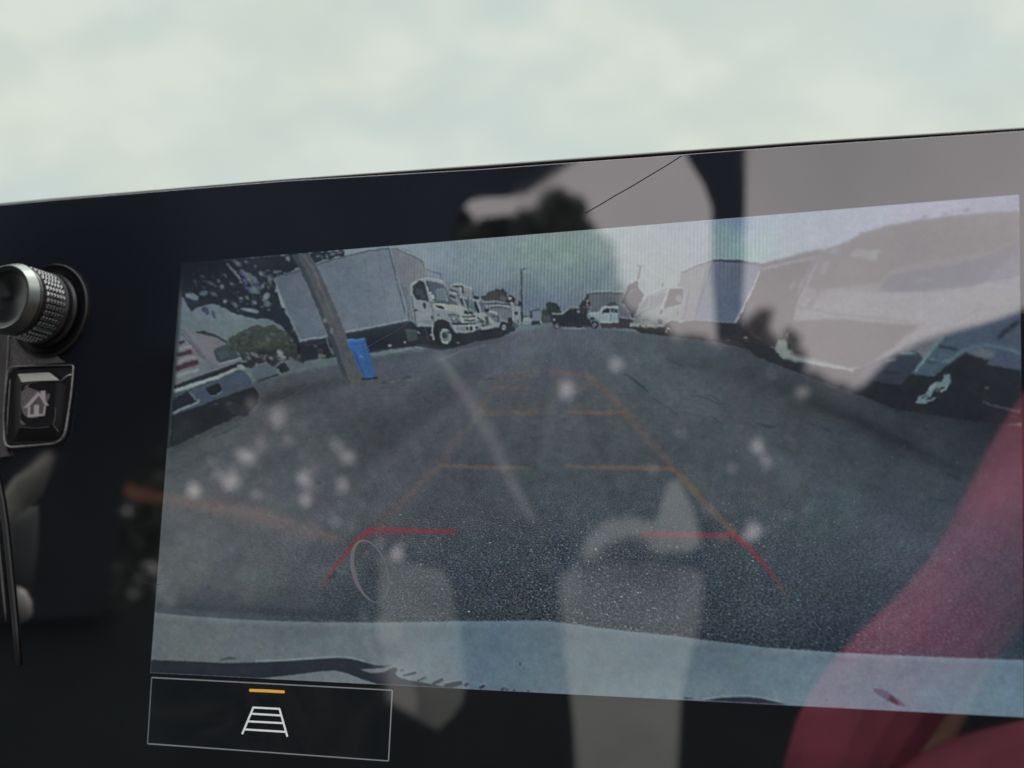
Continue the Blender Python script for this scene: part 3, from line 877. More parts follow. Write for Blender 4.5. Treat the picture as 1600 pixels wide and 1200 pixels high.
t.poly([(918, 496), (918.5, 490), (926, 488.5), (936, 488), (941, 481), (947, 478.5), (958, 478), (967, 479), (968, 488), (966, 504.5), (952, 505.5), (937, 505), (934, 497), (926, 495.5), (921, 500)], (118, 136, 146), rough=.35)
t.line([(919, 489.6), (936, 488.2), (942, 481), (948, 478.6), (966, 479)], 1.4, (156, 166, 166))
t.poly([(940, 489.5), (943, 485), (948, 481.5), (953, 481.5), (952, 488), (944, 488.6)], (24, 32, 44), rough=.2).poly([(955, 481.5), (965, 482), (964.5, 488.5), (956, 488.2)], (24, 30, 42), rough=.2).ell(959, 485.5, 1.8, 2.2, (120, 130, 132)).line([(954, 481), (955, 503)], 1, (78, 92, 102))
t.line([(966.5, 481), (967, 503)], 1.2, (62, 72, 82)).line([(940, 503), (964, 503.5)], 1.4, (146, 156, 156)).ell(920, 494, 2, 2, (96, 106, 112)).ell(925, 498, 4, 3, (40, 46, 56), wob=.2)
t.ell(929.5, 507.5, 6.2, 6.4, (24, 29, 37)).ell(929.3, 508.3, 3.2, 4, (116, 124, 128)).ell(929.3, 508.3, 1.6, 2.1, (44, 52, 60)).poly([(937, 505), (968, 505), (970, 512), (940, 513)], (54, 48, 52), rough=.5)
t.done()
t = Pic('dump_truck_bed', 'raised black dump bed shown beside the white pickup')
t.poly([(971, 472), (976, 462), (981, 446), (988, 442), (996, 438), (997.5, 450), (1006, 461), (1002, 470), (996, 483), (992, 494), (987, 498), (985, 486)], (27, 32, 38), rough=.5)
t.line([(978, 468), (984, 458), (990, 452)], 1.3, (92, 98, 104)).line([(981, 470), (986, 461)], 1, (84, 88, 94)).line([(996.5, 437), (998.6, 428), (1000.4, 417)], 1.8, (40, 46, 54)).line([(994, 415.6), (1000, 416.6), (1008, 415.4)], 1.6, (78, 86, 92)).line([(999, 440), (1000, 450)], 1, (112, 124, 118))
t.done()

t = Pic('box_truck', 'white box truck shown facing left in the right hand row')
t.poly([(984, 510), (1024, 513), (1060, 505), (1086, 500), (1150, 504), (1215, 535), (1190, 552), (1120, 534), (1050, 526), (1000, 520)], (34, 33, 36), rough=.7)
t.poly([(1060, 442), (1063, 428), (1090, 417), (1116, 407), (1110, 430), (1100, 456), (1088, 499), (1072, 502), (1060, 500)], lambda x, y: (92, 98, 103), rough=.2)
t.line([(1063, 427.5), (1090, 416), (1117, 406)], 2.6, (62, 70, 78)).line([(1061, 442), (1064, 428)], 1.3, (118, 128, 126)).line([(1105, 416), (1098, 446), (1086, 498)], 2.5, (74, 74, 84))
t.poly([(990, 496), (996, 484), (1004, 470), (1013, 461), (1030, 454), (1044, 450), (1066, 449.5), (1072, 456), (1070, 470), (1062, 501), (1046, 499), (1038, 509), (1024, 513), (985, 510), (984, 504), (990, 503)], (98, 108, 108), rough=.4)
t.poly([(998, 482), (1004, 472), (1013, 463), (1011, 476), (1006, 483)], (78, 92, 94), rough=.3).poly([(1013, 481), (1016, 465), (1028, 459), (1042, 456), (1036, 474), (1024, 480)], (82, 92, 96), rough=.3)
t.line([(1044, 451), (1040, 466), (1034, 482), (1036, 488)], 2.6, (124, 134, 132)).poly([(1044, 455), (1050, 451.5), (1068, 451.5), (1067, 466), (1062, 475), (1038, 482)], (50, 48, 50), rough=.4).ell(1061, 466, 5, 6, (86, 88, 90), wob=.1)
t.line([(1035, 484), (1032, 492)], 2.6, (36, 38, 44)).ell(1058, 488, 1.6, 4, (72, 74, 80)).line([(1078, 456), (1072, 480), (1066, 500)], 1.4, (62, 66, 76)).line([(1012, 462), (1030, 453), (1044, 449.5), (1066, 449)], 1.4, (122, 132, 130)).ell(1035, 445.5, 1.6, 3, (58, 68, 66), 20)
t.line([(990, 497), (1010, 484), (1024, 482)], 1.3, (62, 72, 74)).poly([(1004, 496), (1016, 495), (1016, 502), (1004, 502)], (66, 76, 84), rough=.4).line([(1004, 498), (1016, 498)], 1, (120, 126, 126)).poly([(1027, 499), (1034, 498), (1035, 506), (1028, 506)], (56, 60, 66), rough=.3)
t.line([(984, 507), (998, 508), (1023, 510)], 4, (124, 132, 126)).ell(1000, 509, 1.4, 2, (40, 46, 54)).ell(1010, 510, 1.2, 1.8, (40, 46, 54)).line([(1026, 509), (1038, 509.5), (1042, 502), (1048, 499)], 2.4, (124, 130, 130))
t.poly([(1040, 506), (1048, 500), (1060, 502), (1064, 516), (1046, 520), (1036, 514)], (52, 46, 46), rough=.4).ell(1045, 513.5, 3, 1.4, (150, 156, 156), 10).ell(1041, 518, 1.4, 2, (136, 144, 148)).line([(1056, 519), (1080, 521), (1104, 521)], 2.6, (34, 38, 50))
t.done()

t = Pic('box_truck_rear', 'blue grey box body shown square on in the right hand row')
t.poly([(1116, 407), (1150, 408), (1190, 413), (1186, 428), (1168, 468), (1147, 505), (1120, 502), (1086, 500), (1092, 478), (1101, 446), (1108, 420)], lambda x, y: (70 + (500 - y) * .04, 84, 106 - (500 - y) * .05))
t.line([(1114, 410), (1118, 406.5), (1150, 408), (1191, 413.5)], 4, (36, 42, 58)).line([(1116, 405), (1150, 405.5), (1190, 411)], 1, (118, 136, 130)).line([(1120, 415), (1152, 416), (1184, 421)], 3, (74, 82, 104))
t.line([(1187.5, 423), (1176, 450), (1160, 482), (1147, 505)], 2.2, (128, 136, 144)).line([(1086, 500), (1110, 501), (1147, 505)], 1.6, (92, 104, 110)).line([(1112, 412), (1103, 440), (1092, 478)], 2, (56, 62, 78))
t.poly([(1084, 502), (1110, 503), (1147, 507), (1152, 520), (1130, 528), (1090, 520)], (28, 28, 31), rough=.5).ell(1166, 504, 3.6, 1.8, (124, 126, 136), -30).ell(1164, 528, 3.4, 1.6, (120, 126, 126), -10).ell(1163, 533.5, 4, 1.4, (98, 102, 106), -15).ell(1138, 532, 4, .9, (88, 90, 92))
t.done()

t = Pic('box_truck', 'brownish box truck body shown between the blue grey box and the nearest white cab')
t.poly([(1190, 414), (1230, 404), (1284, 390), (1270, 420), (1256, 450), (1244, 478), (1236, 520), (1220, 548), (1180, 528), (1150, 505), (1170, 466), (1186, 430)], (46, 42, 46), rough=.2)
t.line([(1190, 421), (1220, 413), (1275, 402)], 4.4, (86, 84, 90)).line([(1189, 413), (1230, 403), (1284, 389)], 2.6, (54, 62, 72)).line([(1273, 402), (1260, 430), (1246, 460)], 3, (76, 76, 84))
t.line([(1242, 438), (1234, 452)], 5, (82, 82, 90)).line([(1254, 436), (1248, 448)], 4, (92, 92, 98))
t.poly([(1170, 500), (1190, 492), (1236, 500), (1244, 520), (1236, 548), (1190, 530)], (40, 38, 40), rough=.8)
t.ell(1232, 522, 5, 3.4, (122, 128, 130), -20, wob=.2).ell(1230, 529, 4, 2, (92, 98, 100), wob=.2)
t.done()

t = Pic('truck_cab', 'nearest white truck cab shown cut off by the right edge of the screen')
t.poly([(1284, 391), (1302, 386), (1320, 380), (1332, 372), (1348, 363), (1368, 357), (1390, 352), (1430, 345), (1477, 338), (1530, 333), (1592.8, 329), (1593.4, 400), (1594.5, 482), (1560, 500), (1500, 522), (1460, 530), (1440, 560), (1425, 582), (1350, 580), (1332, 577), (1236, 556), (1236, 520), (1246, 476), (1268, 430)],
       lambda x, y: (74, 72, 75) if y < 440 else (90, 92, 96))
t.poly([(1290, 458), (1330, 455), (1380, 456), (1450, 453), (1530, 442), (1594, 418), (1594.5, 490), (1500, 516), (1440, 530), (1380, 560), (1340, 576), (1240, 552), (1240, 505)], (94, 96, 101))
t.poly([(1284, 391), (1320, 380), (1348, 363), (1400, 352), (1477, 338), (1592.8, 330), (1593.2, 372), (1540, 395), (1460, 405), (1390, 420), (1376, 440), (1290, 452), (1262, 450)], (63, 60, 63))
t.poly([(1326, 400), (1338, 388), (1375, 391), (1368, 408), (1352, 404)], (88, 90, 92), rough=.6).poly([(1293, 395), (1303, 389), (1311, 391), (1310, 396)], (90, 92, 94), rough=.4).poly([(1277, 428), (1286, 406), (1297, 408), (1288, 429)], (78, 78, 82), rough=.5)
t.poly([(1303, 425), (1312, 412), (1340, 410), (1358, 420), (1350, 428), (1320, 436), (1306, 434)], (66, 66, 68), rough=.8)
t.poly([(1388, 432), (1410, 424), (1450, 420), (1500, 412), (1545, 398), (1590, 378), (1593.2, 378), (1594, 405), (1560, 436), (1520, 446), (1440, 453), (1396, 455), (1372, 452)], (52, 56, 74))
t.poly([(1535, 443), (1566, 412), (1580, 396), (1593.6, 400), (1594, 430), (1560, 440)], (70, 74, 86), rough=.3).ell(1443, 438, 16, 3.5, (66, 72, 84), -8, wob=.2).line([(1372, 455), (1440, 454.5), (1520, 446)], 1.4, (50, 54, 64))
t.line([(1290, 453), (1330, 455), (1374, 456)], 1.8, (92, 92, 96)).line([(1268, 440), (1276, 452), (1290, 452)], 2.6, (62, 60, 66)).line([(1272, 432), (1284, 436)], 2.4, (88, 88, 92)).line([(1284, 446), (1274, 466), (1262, 480)], 3, (60, 58, 64))
t.line([(1240, 478), (1300, 490), (1420, 502)], 2, (66, 66, 70)).ell(1344, 364, 4, 1.8, (66, 76, 88), -35).ell(1444, 339, 6, 2.2, (74, 84, 98), -25).ell(1476, 334, 4, 1.8, (78, 86, 98), -10).ell(1510, 328, 6, 2.4, (66, 76, 90), -5)
t.poly([(1234, 502), (1300, 498), (1400, 506), (1440, 508), (1400, 540), (1352, 572), (1330, 575), (1240, 552), (1230, 530)], (54, 50, 52))
t.line([(1505, 478), (1545, 474), (1594, 470)], 2.4, (96, 96, 100)).line([(1497, 500), (1530, 482), (1560, 480), (1594, 478)], 1.5, (74, 70, 74)).line([(1440, 505), (1420, 520), (1400, 540)], 2, (90, 90, 94))
t.poly([(1206, 555), (1216, 530), (1224, 531), (1231, 534), (1228, 549), (1240, 558), (1224, 562)], (112, 126, 122), rough=.7)
t.line([(1226, 553), (1250, 561), (1290, 571), (1330, 579)], [6, 3, 2.4, 2.4], (124, 128, 128))
t.done()

t = Pic('truck_wheel_arch', 'teal lit fender and dark wheel arch shown at the right edge of the screen')
t.poly([(1150, 528), (1210, 545), (1224, 562), (1330, 580), (1352, 573), (1380, 566), (1440, 560), (1500, 548), (1540, 560), (1596, 576), (1597.5, 660), (1560, 664), (1480, 652), (1400, 640), (1330, 612), (1240, 580), (1180, 556)], (24, 28, 34), rough=1)
t.poly([(1352, 573), (1374, 560), (1400, 553), (1430, 548), (1444, 560), (1425, 584), (1408, 600), (1380, 598), (1340, 590)], (38, 47, 62), rough=.8).line([(1384, 563), (1400, 562)], 4, (74, 94, 104)).line([(1408, 552), (1431, 552)], 2.8, (112, 138, 146)).ell(1395, 582, 14, 3, (30, 38, 50), wob=.2)
t.poly([(1424, 583), (1434, 570), (1446, 556), (1458, 538), (1474, 524), (1500, 515), (1550, 502), (1594.5, 486), (1595, 520), (1595.8, 579), (1570, 574), (1540, 569), (1554, 554), (1552, 547), (1530, 545), (1510, 550), (1488, 564), (1460, 588), (1440, 587)],
       lambda x, y: (56 + (590 - y) * .02, 78 - (x - 1424) * .05, 92 - (x - 1424) * .01), rough=.5)
t.line([(1430, 580), (1446, 560), (1464, 536), (1474, 526)], 3.4, (98, 128, 132), ).line([(1480, 568), (1500, 551), (1522, 541), (1545, 539), (1570, 544), (1595, 552)], 5, (74, 96, 110))
t.line([(1467, 541.5), (1480, 543), (1495, 545.5)], 4, (24, 28, 42)).line([(1559, 529), (1574, 515), (1592, 501)], [4, 7, 6], (26, 30, 46)).ell(1454, 565, 9, 3, (40, 60, 70), 8, wob=.2).ell(1457, 562, 6, 1.4, (98, 126, 132), 8).line([(1470, 566), (1486, 561)], 2.6, (86, 110, 118))
t.done()
t = Pic('wheel_rim', 'pale broken outline of a chrome wheel shown in the dark arch')
t.poly([(1432, 630), (1434, 620), (1446, 615), (1452, 603), (1462, 596), (1471, 596), (1475, 586), (1484, 584.5), (1486, 596), (1481, 606), (1472, 614), (1463, 612), (1470, 602), (1458, 610), (1453, 620), (1444, 626), (1466, 620), (1444, 631)], (92, 120, 126), rough=1.0)
t.ell(1470, 610, 8, 3, (30, 38, 46), -35).line([(1469, 612), (1480, 606)], 2.2, (126, 140, 144)).line([(1440, 622), (1450, 618)], 3, (56, 76, 84)).line([(1452, 608), (1462, 600)], 2, (120, 142, 146))
t.done()
t = Pic('kerb_stone', 'faint pale bar shown on the ground under the truck at the right edge')
t.line([(1534, 627), (1560, 636), (1580, 640), (1594, 643)], [2, 3, 4, 6], (58, 62, 68)).ell(1542, 606, 4, 2.4, (60, 66, 70), -10)
t.done()

# --- left foreground vehicle
t = Pic('truck_front', 'white truck front with red grille gaps shown at the left edge of the screen')
t.poly([(266, 700), (268, 648), (300, 622), (392, 600), (404, 614), (402, 632), (386, 645), (340, 664), (300, 684)], (25, 29, 35), rough=1)
t.poly([(282, 523), (290, 512), (304, 514), (318, 520), (345, 528), (356, 534), (365, 548), (379, 562), (384, 572), (340, 588), (300, 602), (274, 612)], lambda x, y: (92 + rnd.uniform(-3, 3), 100, 104), rough=.3)
t.poly([(306, 522), (318, 524), (345, 532), (356, 544), (340, 552), (332, 560), (318, 548)], (96, 96, 102)).ell(304, 548, 9, 14, (100, 92, 98), 40)
t.line([(305, 519), (320, 520), (340, 526), (350, 532)], [2, 5, 3, 2], (30, 36, 42)).line([(350, 532), (364, 547), (379, 562)], 2.2, (36, 44, 50))
t.poly([(333, 548), (342, 541), (353, 538), (362, 546), (372, 559), (346, 569), (339, 562)], (48, 60, 64), rough=.4).poly([(340, 552), (352, 545), (360, 556), (346, 562)], (60, 72, 76))
t.line([(283, 520), (296, 534), (308, 548), (322, 566)], 1.4, (52, 60, 70)).line([(286, 516), (304, 538), (326, 566)], 1.6, (62, 68, 78)).line([(342, 569), (378, 559)], 2.6, (118, 130, 130))
for (x0, y0, x1, y1, w_, c_) in [(280, 537, 289, 533, 5, (36, 32, 44)), (279, 546, 300, 541, 3.4, (112, 118, 122)), (277, 556, 300, 549, 7, (54, 32, 44)), (277, 566, 306, 557, 4.4, (118, 118, 124)), (275, 577, 310, 565, 8, (56, 34, 46)), (274, 589, 314, 577, 5.5, (112, 124, 126))]:
    t.line([(x0, y0), ((x0 + x1) / 2, (y0 + y1) / 2 - 1), (x1, y1)], w_, c_)
t.ell(300, 571, 6, 2, (74, 40, 54), -18).poly([(310, 566), (322, 560), (334, 574), (316, 584), (310, 578)], (84, 96, 102))
t.poly([(273, 602), (316, 586), (372, 566), (384, 566), (386, 572), (340, 590), (300, 604), (273, 614)], (26, 30, 38), rough=.4)
t.poly([(270, 618), (300, 606), (340, 592), (376, 576), (384, 581), (392, 592), (396, 604), (360, 616), (318, 632), (268, 650)], (54, 68, 84), rough=.4)
t.line([(272, 611), (300, 602), (340, 589), (372, 575)], [5, 6, 5, 4], (130, 142, 142)).ell(376, 573, 7, 4, (118, 128, 122), 20).line([(340, 590), (372, 576)], 3.4, (124, 132, 120)).line([(270, 617), (300, 608), (336, 594)], 1.4, (46, 56, 66))
t.poly([(271, 624), (292, 612), (298, 612), (305, 621), (309, 627), (300, 633), (269, 644)], (22, 27, 36), rough=.4).line([(269, 646), (290, 637), (309, 629), (311, 624)], 3, (108, 124, 130))
t.poly([(320, 606), (342, 598), (346, 608), (343, 614), (334, 619), (328, 617)], (22, 25, 33), rough=.4).line([(328, 619), (338, 618), (346, 611)], 1.8, (104, 118, 124)).line([(296, 612), (302, 618), (308, 626)], 3, (78, 92, 106))
t.ell(370, 640, 20, 9, (36, 38, 44), 25, wob=.15).ell(357, 630, 5, 2, (48, 52, 58)).ell(337, 631, 4, 1.6, (46, 50, 56))
t.done()
t = Pic('concrete_block', 'pale concrete blocks shown beside the white truck front')
t.poly([(391, 578), (404, 571), (416, 567), (426, 572), (436, 584), (420, 590), (403, 596)], (72, 86, 96), rough=.5).line([(391, 577), (404, 570), (416, 566)], 1.4, (96, 108, 116)).line([(403, 596), (420, 590), (436, 585)], 2.4, (26, 32, 40))
t.poly([(425, 573), (438, 565), (450, 562), (466, 564), (480, 572), (462, 578), (452, 580), (446, 567), (438, 568), (430, 578)], (74, 86, 94), rough=.5).poly([(431, 574), (444, 566), (453, 579), (440, 583)], (26, 31, 40), rough=.4)
t.done()

t = Pic('utility_pole', 'leaning wooden utility pole shown in front of the box truck')
t.poly([(455, 399), (482, 395), (492, 410), (503, 432), (516, 462), (530, 496), (544, 532), (556, 566), (569, 592), (561, 597), (548, 600), (543, 592), (534, 588), (530, 566), (520, 545), (506, 508), (492, 474), (478, 440), (466, 416)],
       lambda x, y: (62 + (y - 400) * .05, 66 + (y - 400) * .04, 72 + (y - 400) * .01), rough=.4)
t.poly([(455, 399), (466, 398), (478, 424), (494, 462), (510, 500), (526, 540), (538, 574), (548, 598), (536, 590), (520, 545), (506, 508), (492, 474), (478, 440), (466, 416)], (46, 54, 62))
t.line([(474, 398), (488, 418), (500, 446), (520, 496)], 3, (82, 82, 84)).ell(508, 501, 3, 4, (92, 96, 96), 20).ell(518, 517, 3, 5, (94, 96, 92), 20).line([(508, 520), (514, 540), (521, 556)], 2, (92, 96, 98))
t.ell(556, 590, 12, 9, (66, 72, 72), 20, wob=.15)
for i in range(26):
    s_ = rnd.random()
    x, y = 468 + s_ * 88, 402 + s_ * 180
    t.line([(x, y), (x + 5, y + 13)], 1.0, (50 + rnd.uniform(0, 34),) * 3)
t.done()
t = Pic('blue_barrel', 'upright blue barrel shown against the foot of the leaning pole')
t.poly([(541, 531), (550, 529.5), (570, 529), (573, 536), (579, 556), (584, 572), (588, 585), (586, 589), (576, 591), (568, 590), (560, 574), (552, 556)], lambda x, y: (34, 82 - (x - 560) * .3, 146 - (x - 560) * .7), rough=.3)
t.line([(542, 531.5), (556, 530), (570, 529.5)], 1.6, (74, 120, 160)).ell(565, 557, 4, 1.1, (96, 138, 172), -4).line([(552, 548), (562, 572), (570, 589)], 3, (30, 64, 118)).line([(545, 539), (572, 536)], 1.6, (28, 68, 124)).line([(558, 566), (582, 566)], 1.2, (30, 72, 126))
t.line([(564, 592), (576, 592), (590, 590)], 2.5, (24, 30, 38))
t.done()

# small debris, cracks and stains on the pictured asphalt
t = Pic('ground_crack', 'thin dark cracks and litter shown on the pictured asphalt', alpha=True)
for pts, w_ in [([(596, 598), (604, 596), (612, 593)], 3), ([(628, 593), (636, 589), (642, 590)], 4), ([(648, 582), (654, 581)], 2), ([(975, 583), (990, 592), (1000, 602), (1012, 612)], 1.8), ([(984, 590), (1000, 603), (1008, 606)], 1.6),
                ([(1078, 618), (1100, 620), (1120, 630), (1131, 631)], 1.8), ([(1100, 617), (1115, 620), (1125, 627)], 1.4), ([(1110, 650), (1130, 664), (1128, 676)], 1.4), ([(1182, 660), (1200, 667), (1212, 668)], 2.4),
                ([(1478, 740), (1490, 744), (1502, 750)], 4), ([(1020, 622), (1040, 634), (1060, 650)], 1.2), ([(330, 684), (350, 676), (372, 664)], 2), ([(1552, 878), (1566, 882)], 4), ([(1440, 970), (1452, 978)], 5),
                ([(512, 903), (520, 900), (524, 894)], 6), ([(757, 593), (772, 592)], 2), ([(1040, 560), (1056, 567), (1070, 574)], 1.2), ([(1260, 660), (1300, 674)], 1.6)]:
    t.line(pts, w_, (26, 32, 40, .45), soft=True)
for i in range(60):
    x, y = rnd.uniform(300, 1500), rnd.uniform(600, 940)
    if y < np.interp(x, [400, 900, 1500], [610, 580, 720]):
        continue
    a_ = rnd.uniform(-.5, .3)
    l_ = rnd.uniform(2, 7)
    t.line([(x, y), (x + l_, y + l_ * a_)], rnd.uniform(1.2, 2.6), (20, 26, 34, rnd.uniform(.15, .45)), soft=True)
for i in range(26):
    x, y = rnd.uniform(300, 1500), rnd.uniform(640, 940)
    t.ell(x, y, rnd.uniform(.5, 1), rnd.uniform(.5, .9), (128, 138, 140, .7), n=6)
t.line([(688, 562), (720, 548), (760, 540)], 3, (96, 104, 116, .5), soft=True)
t.line([(604, 596), (628, 594), (660, 592)], 2, (92, 98, 108, .5), soft=True)
t.done()

# --- the reversing camera's own car: pale bodywork along the bottom
t = Pic('rear_bodywork', 'pale blue grey car bodywork shown along the bottom of the camera picture')
top = [(240, 957), (270, 960), (300, 963), (360, 967), (420, 970), (500, 972), (560, 972.5), (640, 972), (700, 971), (780, 970), (850, 970), (880, 973), (930, 980), (1000, 988), (1060, 994), (1100, 1000), (1200, 1012), (1260, 1016), (1300, 1019), (1400, 1024), (1500, 1028), (1600.3, 1031.5)]
botl = [(1601, 1121), (1400, 1110.5), (1200, 1100.8), (1000, 1090.5), (800, 1080.4), (600, 1070), (400, 1060), (234.8, 1051.6)]
bc = lambda x, y: tuple(np.array([86, 96, 98]) + (np.array([82, 108, 126]) - np.array([86, 96, 98])) * max(0, min(1, (x - 300) / 1250.0)) + (y - 1020) * .06)
P_, C_, F_ = [], [], []
xs = np.linspace(0, 1, 90)
tx, ty = zip(*top)
for i, s_ in enumerate(xs):
    xt = 240 + s_ * (1600.3 - 240)
    yt = float(np.interp(xt, tx, ty))
    xb = 234.8 + s_ * (1601 - 234.8)
    yb = 1051.6 + s_ * (1121 - 1051.6)
    for j in range(9):
        k_ = j / 8
        x, y = xt + (xb - xt) * k_, yt + (yb - yt) * k_
        c_ = np.array(bc(x, y))
        c_ = c_ + 7 * math.exp(-((x - 760) / 90.0) ** 2) * np.array([-1.6, -.6, .6]) + 8 * math.exp(-((x - 560) / 120.0) ** 2 - ((k_ - .8) / .3) ** 2) + 9 * max(0, k_ - .7) + (-10 * math.exp(-((x - 1130) / 60.) ** 2) * (1 - k_))
        if j == 0:
            c_ = c_ + 14
        P_.append((x, y))
        C_.append(tuple(c_))
for i in range(len(xs) - 1):
    for j in range(8):
        F_.append((i * 9 + j, i * 9 + j + 1, (i + 1) * 9 + j + 1, (i + 1) * 9 + j))
t._add(P_, C_, F_)
for i in range(40):        # specks of dirt along the lower edge
    x = rnd.uniform(980, 1300)
    t.ell(x, np.interp(x, [235, 1601], [1051, 1121]) - rnd.uniform(2, 26) ** 1.0 * rnd.random(), rnd.uniform(.6, 1.8), rnd.uniform(.5, 1.2), (60, 84, 96), n=6, wob=.3)
t.ell(813, 1038, 1.2, 2.4, (32, 42, 54)).ell(818, 1044, 1, 1.6, (48, 60, 72))
t.done()
t = Pic('bumper_seam', 'black curved trim strip shown across the lower left of the picture')
sd_ = (24, 30, 40)
t.poly([(235.3, 1031), (300, 1033.5), (350, 1036), (400, 1035), (450, 1033), (500, 1029.5), (528, 1028), (548, 1029.5), (566, 1034), (584, 1039), (600, 1040.5), (612, 1040), (596, 1043.5), (562, 1046), (580, 1052), (600, 1050), (612, 1044), (619, 1043), (621, 1047), (617, 1052), (622, 1058), (640, 1063),
        (660, 1066), (690, 1072.5), (730, 1076.5), (620, 1070.6), (590, 1068.6), (565, 1061), (545, 1053), (525, 1047.5), (500, 1049), (470, 1053), (440, 1056.5), (415, 1059), (400, 1060), (300, 1054.8), (235, 1051.4)], sd_, rough=.35)
t.line([(344, 1031), (352, 1029.5), (360, 1028), (370, 1030)], [2, 4, 5, 2], (52, 66, 72))
t.line([(400, 1033), (450, 1031), (500, 1027.5), (528, 1026), (550, 1028), (570, 1033)], 1.6, (116, 130, 132))
t.done()
t = Pic('reflected_lettering', 'dark slanted marks shown along the lower edge of the picture', alpha=True)
for (x0, y0, x1, y1, w_) in [(560, 1047, 600, 1042, 0), (630, 1056, 650, 1051, 4), (626, 1048, 631, 1046, 2.4), (652, 1064, 666, 1058, 3), (676, 1069, 692, 1061, 6), (694, 1072, 722, 1067, 8), (726, 1072, 731, 1067, 5), (749, 1075.5, 757, 1071, 5), (783, 1079, 788, 1074, 3.5), (791, 1079, 793, 1076, 3), (802, 1080, 805, 1077, 2.5), (824, 1081, 827, 1078, 2.5)]:
    if w_:
        t.line([(x0, y0), ((x0 + x1) / 2, (y0 + y1) / 2), (x1, y1)], [w_ * .7, w_, w_ * .8], (28, 34, 48, .95))
        t.line([(x0 + 2, y0 - w_ / 2 - 1.5), (x1, y1 - w_ / 2 - 1.2)], 1.0, (120, 134, 138, .8))
t.poly([(1100, 1094.5), (1130, 1090), (1160, 1089), (1190, 1091.5), (1230, 1101.2)], (20, 24, 44, .95), rough=.3)
t.line([(1098, 1092), (1130, 1088), (1165, 1087), (1195, 1090), (1215, 1095)], 1.4, (112, 138, 142, .9))
t.line([(1068, 1091), (1082, 1091)], 2.6, (22, 28, 44, .9)).line([(1030, 1090), (1044, 1090)], 1.4, (60, 84, 96, .8))
t.poly([(1364, 1077), (1376, 1076), (1392, 1084), (1408, 1095), (1418, 1106), (1400, 1102), (1384, 1094), (1372, 1086)], (58, 66, 88, .85), rough=1.5)
t.ell(1396, 1094, 10, 4, (32, 24, 34, .9), 35, wob=.3).ell(1376, 1082, 5, 2, (78, 84, 104, .8), 30)
t.done()

# --- parking guide lines drawn by the car over the picture
def guide(name, label, parts, gk=0.72):
    t = Pic(name, label, alpha=True)
    for pts, w_, c_ in parts:
        cl_ = [(*c[:3], c[3] * gk) for c in (c_ if isinstance(c_, list) else [c_] * len(pts))]
        t.line(pts, w_, cl_, soft=True)
    return t.done()


RD = (140, 34, 46)
OR = (128, 86, 58)
guide('guide_line', 'red parking guide line on the left of the screen',
      [([(572, 829), (600, 828.5), (660, 829.5), (712, 830)], [8, 8, 7.6, 7.4], [(*RD, .85), (*RD, .95), (*RD, .95), (*RD, .85)]),
       ([(578, 829), (560, 842), (546, 858), (528, 880), (512, 900), (498, 918)], [8, 9, 8, 7, 6, 5], [(*RD, .9), (*RD, .8), (*RD, .85), (*RD, .7), (*RD, .6), (*RD, .1)])])
guide('guide_line', 'red parking guide line on the right of the screen',
      [([(1000, 836), (1040, 836), (1100, 836.5), (1150, 836.5)], [8, 8, 8, 8], [(*RD, .7), (*RD, .85), (*RD, .85), (*RD, .85)]),
       ([(1146, 836), (1160, 846), (1176, 862), (1196, 884), (1214, 908), (1236, 938)], [9, 9, 8, 7, 6, 5], [(*RD, .85), (*RD, .85), (*RD, .8), (*RD, .75), (*RD, .65), (*RD, .05)])])
guide('guide_line', 'middle orange guide line on the left of the screen',
      [([(682, 727), (720, 729), (770, 730), (832, 731)], [6, 6, 6, 6], [(*OR, .4), (*OR, .55), (*OR, .6), (*OR, .35)]),
       ([(690, 726), (660, 752), (625, 790), (590, 822)], [9, 10, 12, 12], [(*OR, .25), (110, 74, 60, .30), (110, 70, 60, .25), (110, 60, 60, .3)])])
guide('guide_line', 'middle orange guide line on the right of the screen',
      [([(880, 729), (930, 730), (990, 731), (1052, 732)], [6, 7, 7, 7], [(*OR, .35), (*OR, .65), (*OR, .65), (*OR, .65)]),
       ([(1050, 731), (1072, 752), (1100, 785), (1130, 816), (1148, 834)], [9, 10, 10, 10, 9], [(*OR, .6), (*OR, .6), (*OR, .55), (*OR, .6), (*OR, .7)])])
guide('guide_line', 'faint far orange guide line left of the pictured centre',
      [([(752, 645), (790, 645), (842, 645)], [7, 8, 6], [(*OR, .35), (*OR, .38), (*OR, .25)]), ([(776, 606), (830, 606)], [5, 5], [(*OR, .36), (*OR, .3)]), ([(786, 585), (846, 583)], 8, [(*OR, .16), (*OR, .2)]),
       ([(690, 724), (730, 670), (760, 625), (786, 588)], [12, 8, 6, 5], [(*OR, .16), (*OR, .2), (*OR, .24), (*OR, .2)])])
guide('guide_line', 'faint far orange guide line right of the pictured centre',
      [([(880, 645), (930, 645), (976, 645)], [5, 6, 6], [(*OR, .3), (170, 74, 48, .5), (*OR, .4)]), ([(860, 583), (920, 583)], 9, [(*OR, .42), (*OR, .3)]), ([(864, 600), (926, 601)], 14, [(*OR, .16), (*OR, .14)]),
       ([(916, 584), (946, 610), (980, 645), (1016, 690), (1050, 728)], [8, 12, 14, 14, 10], [(*OR, .3), (*OR, .32), (*OR, .25), (*OR, .2), (*OR, .35)])])

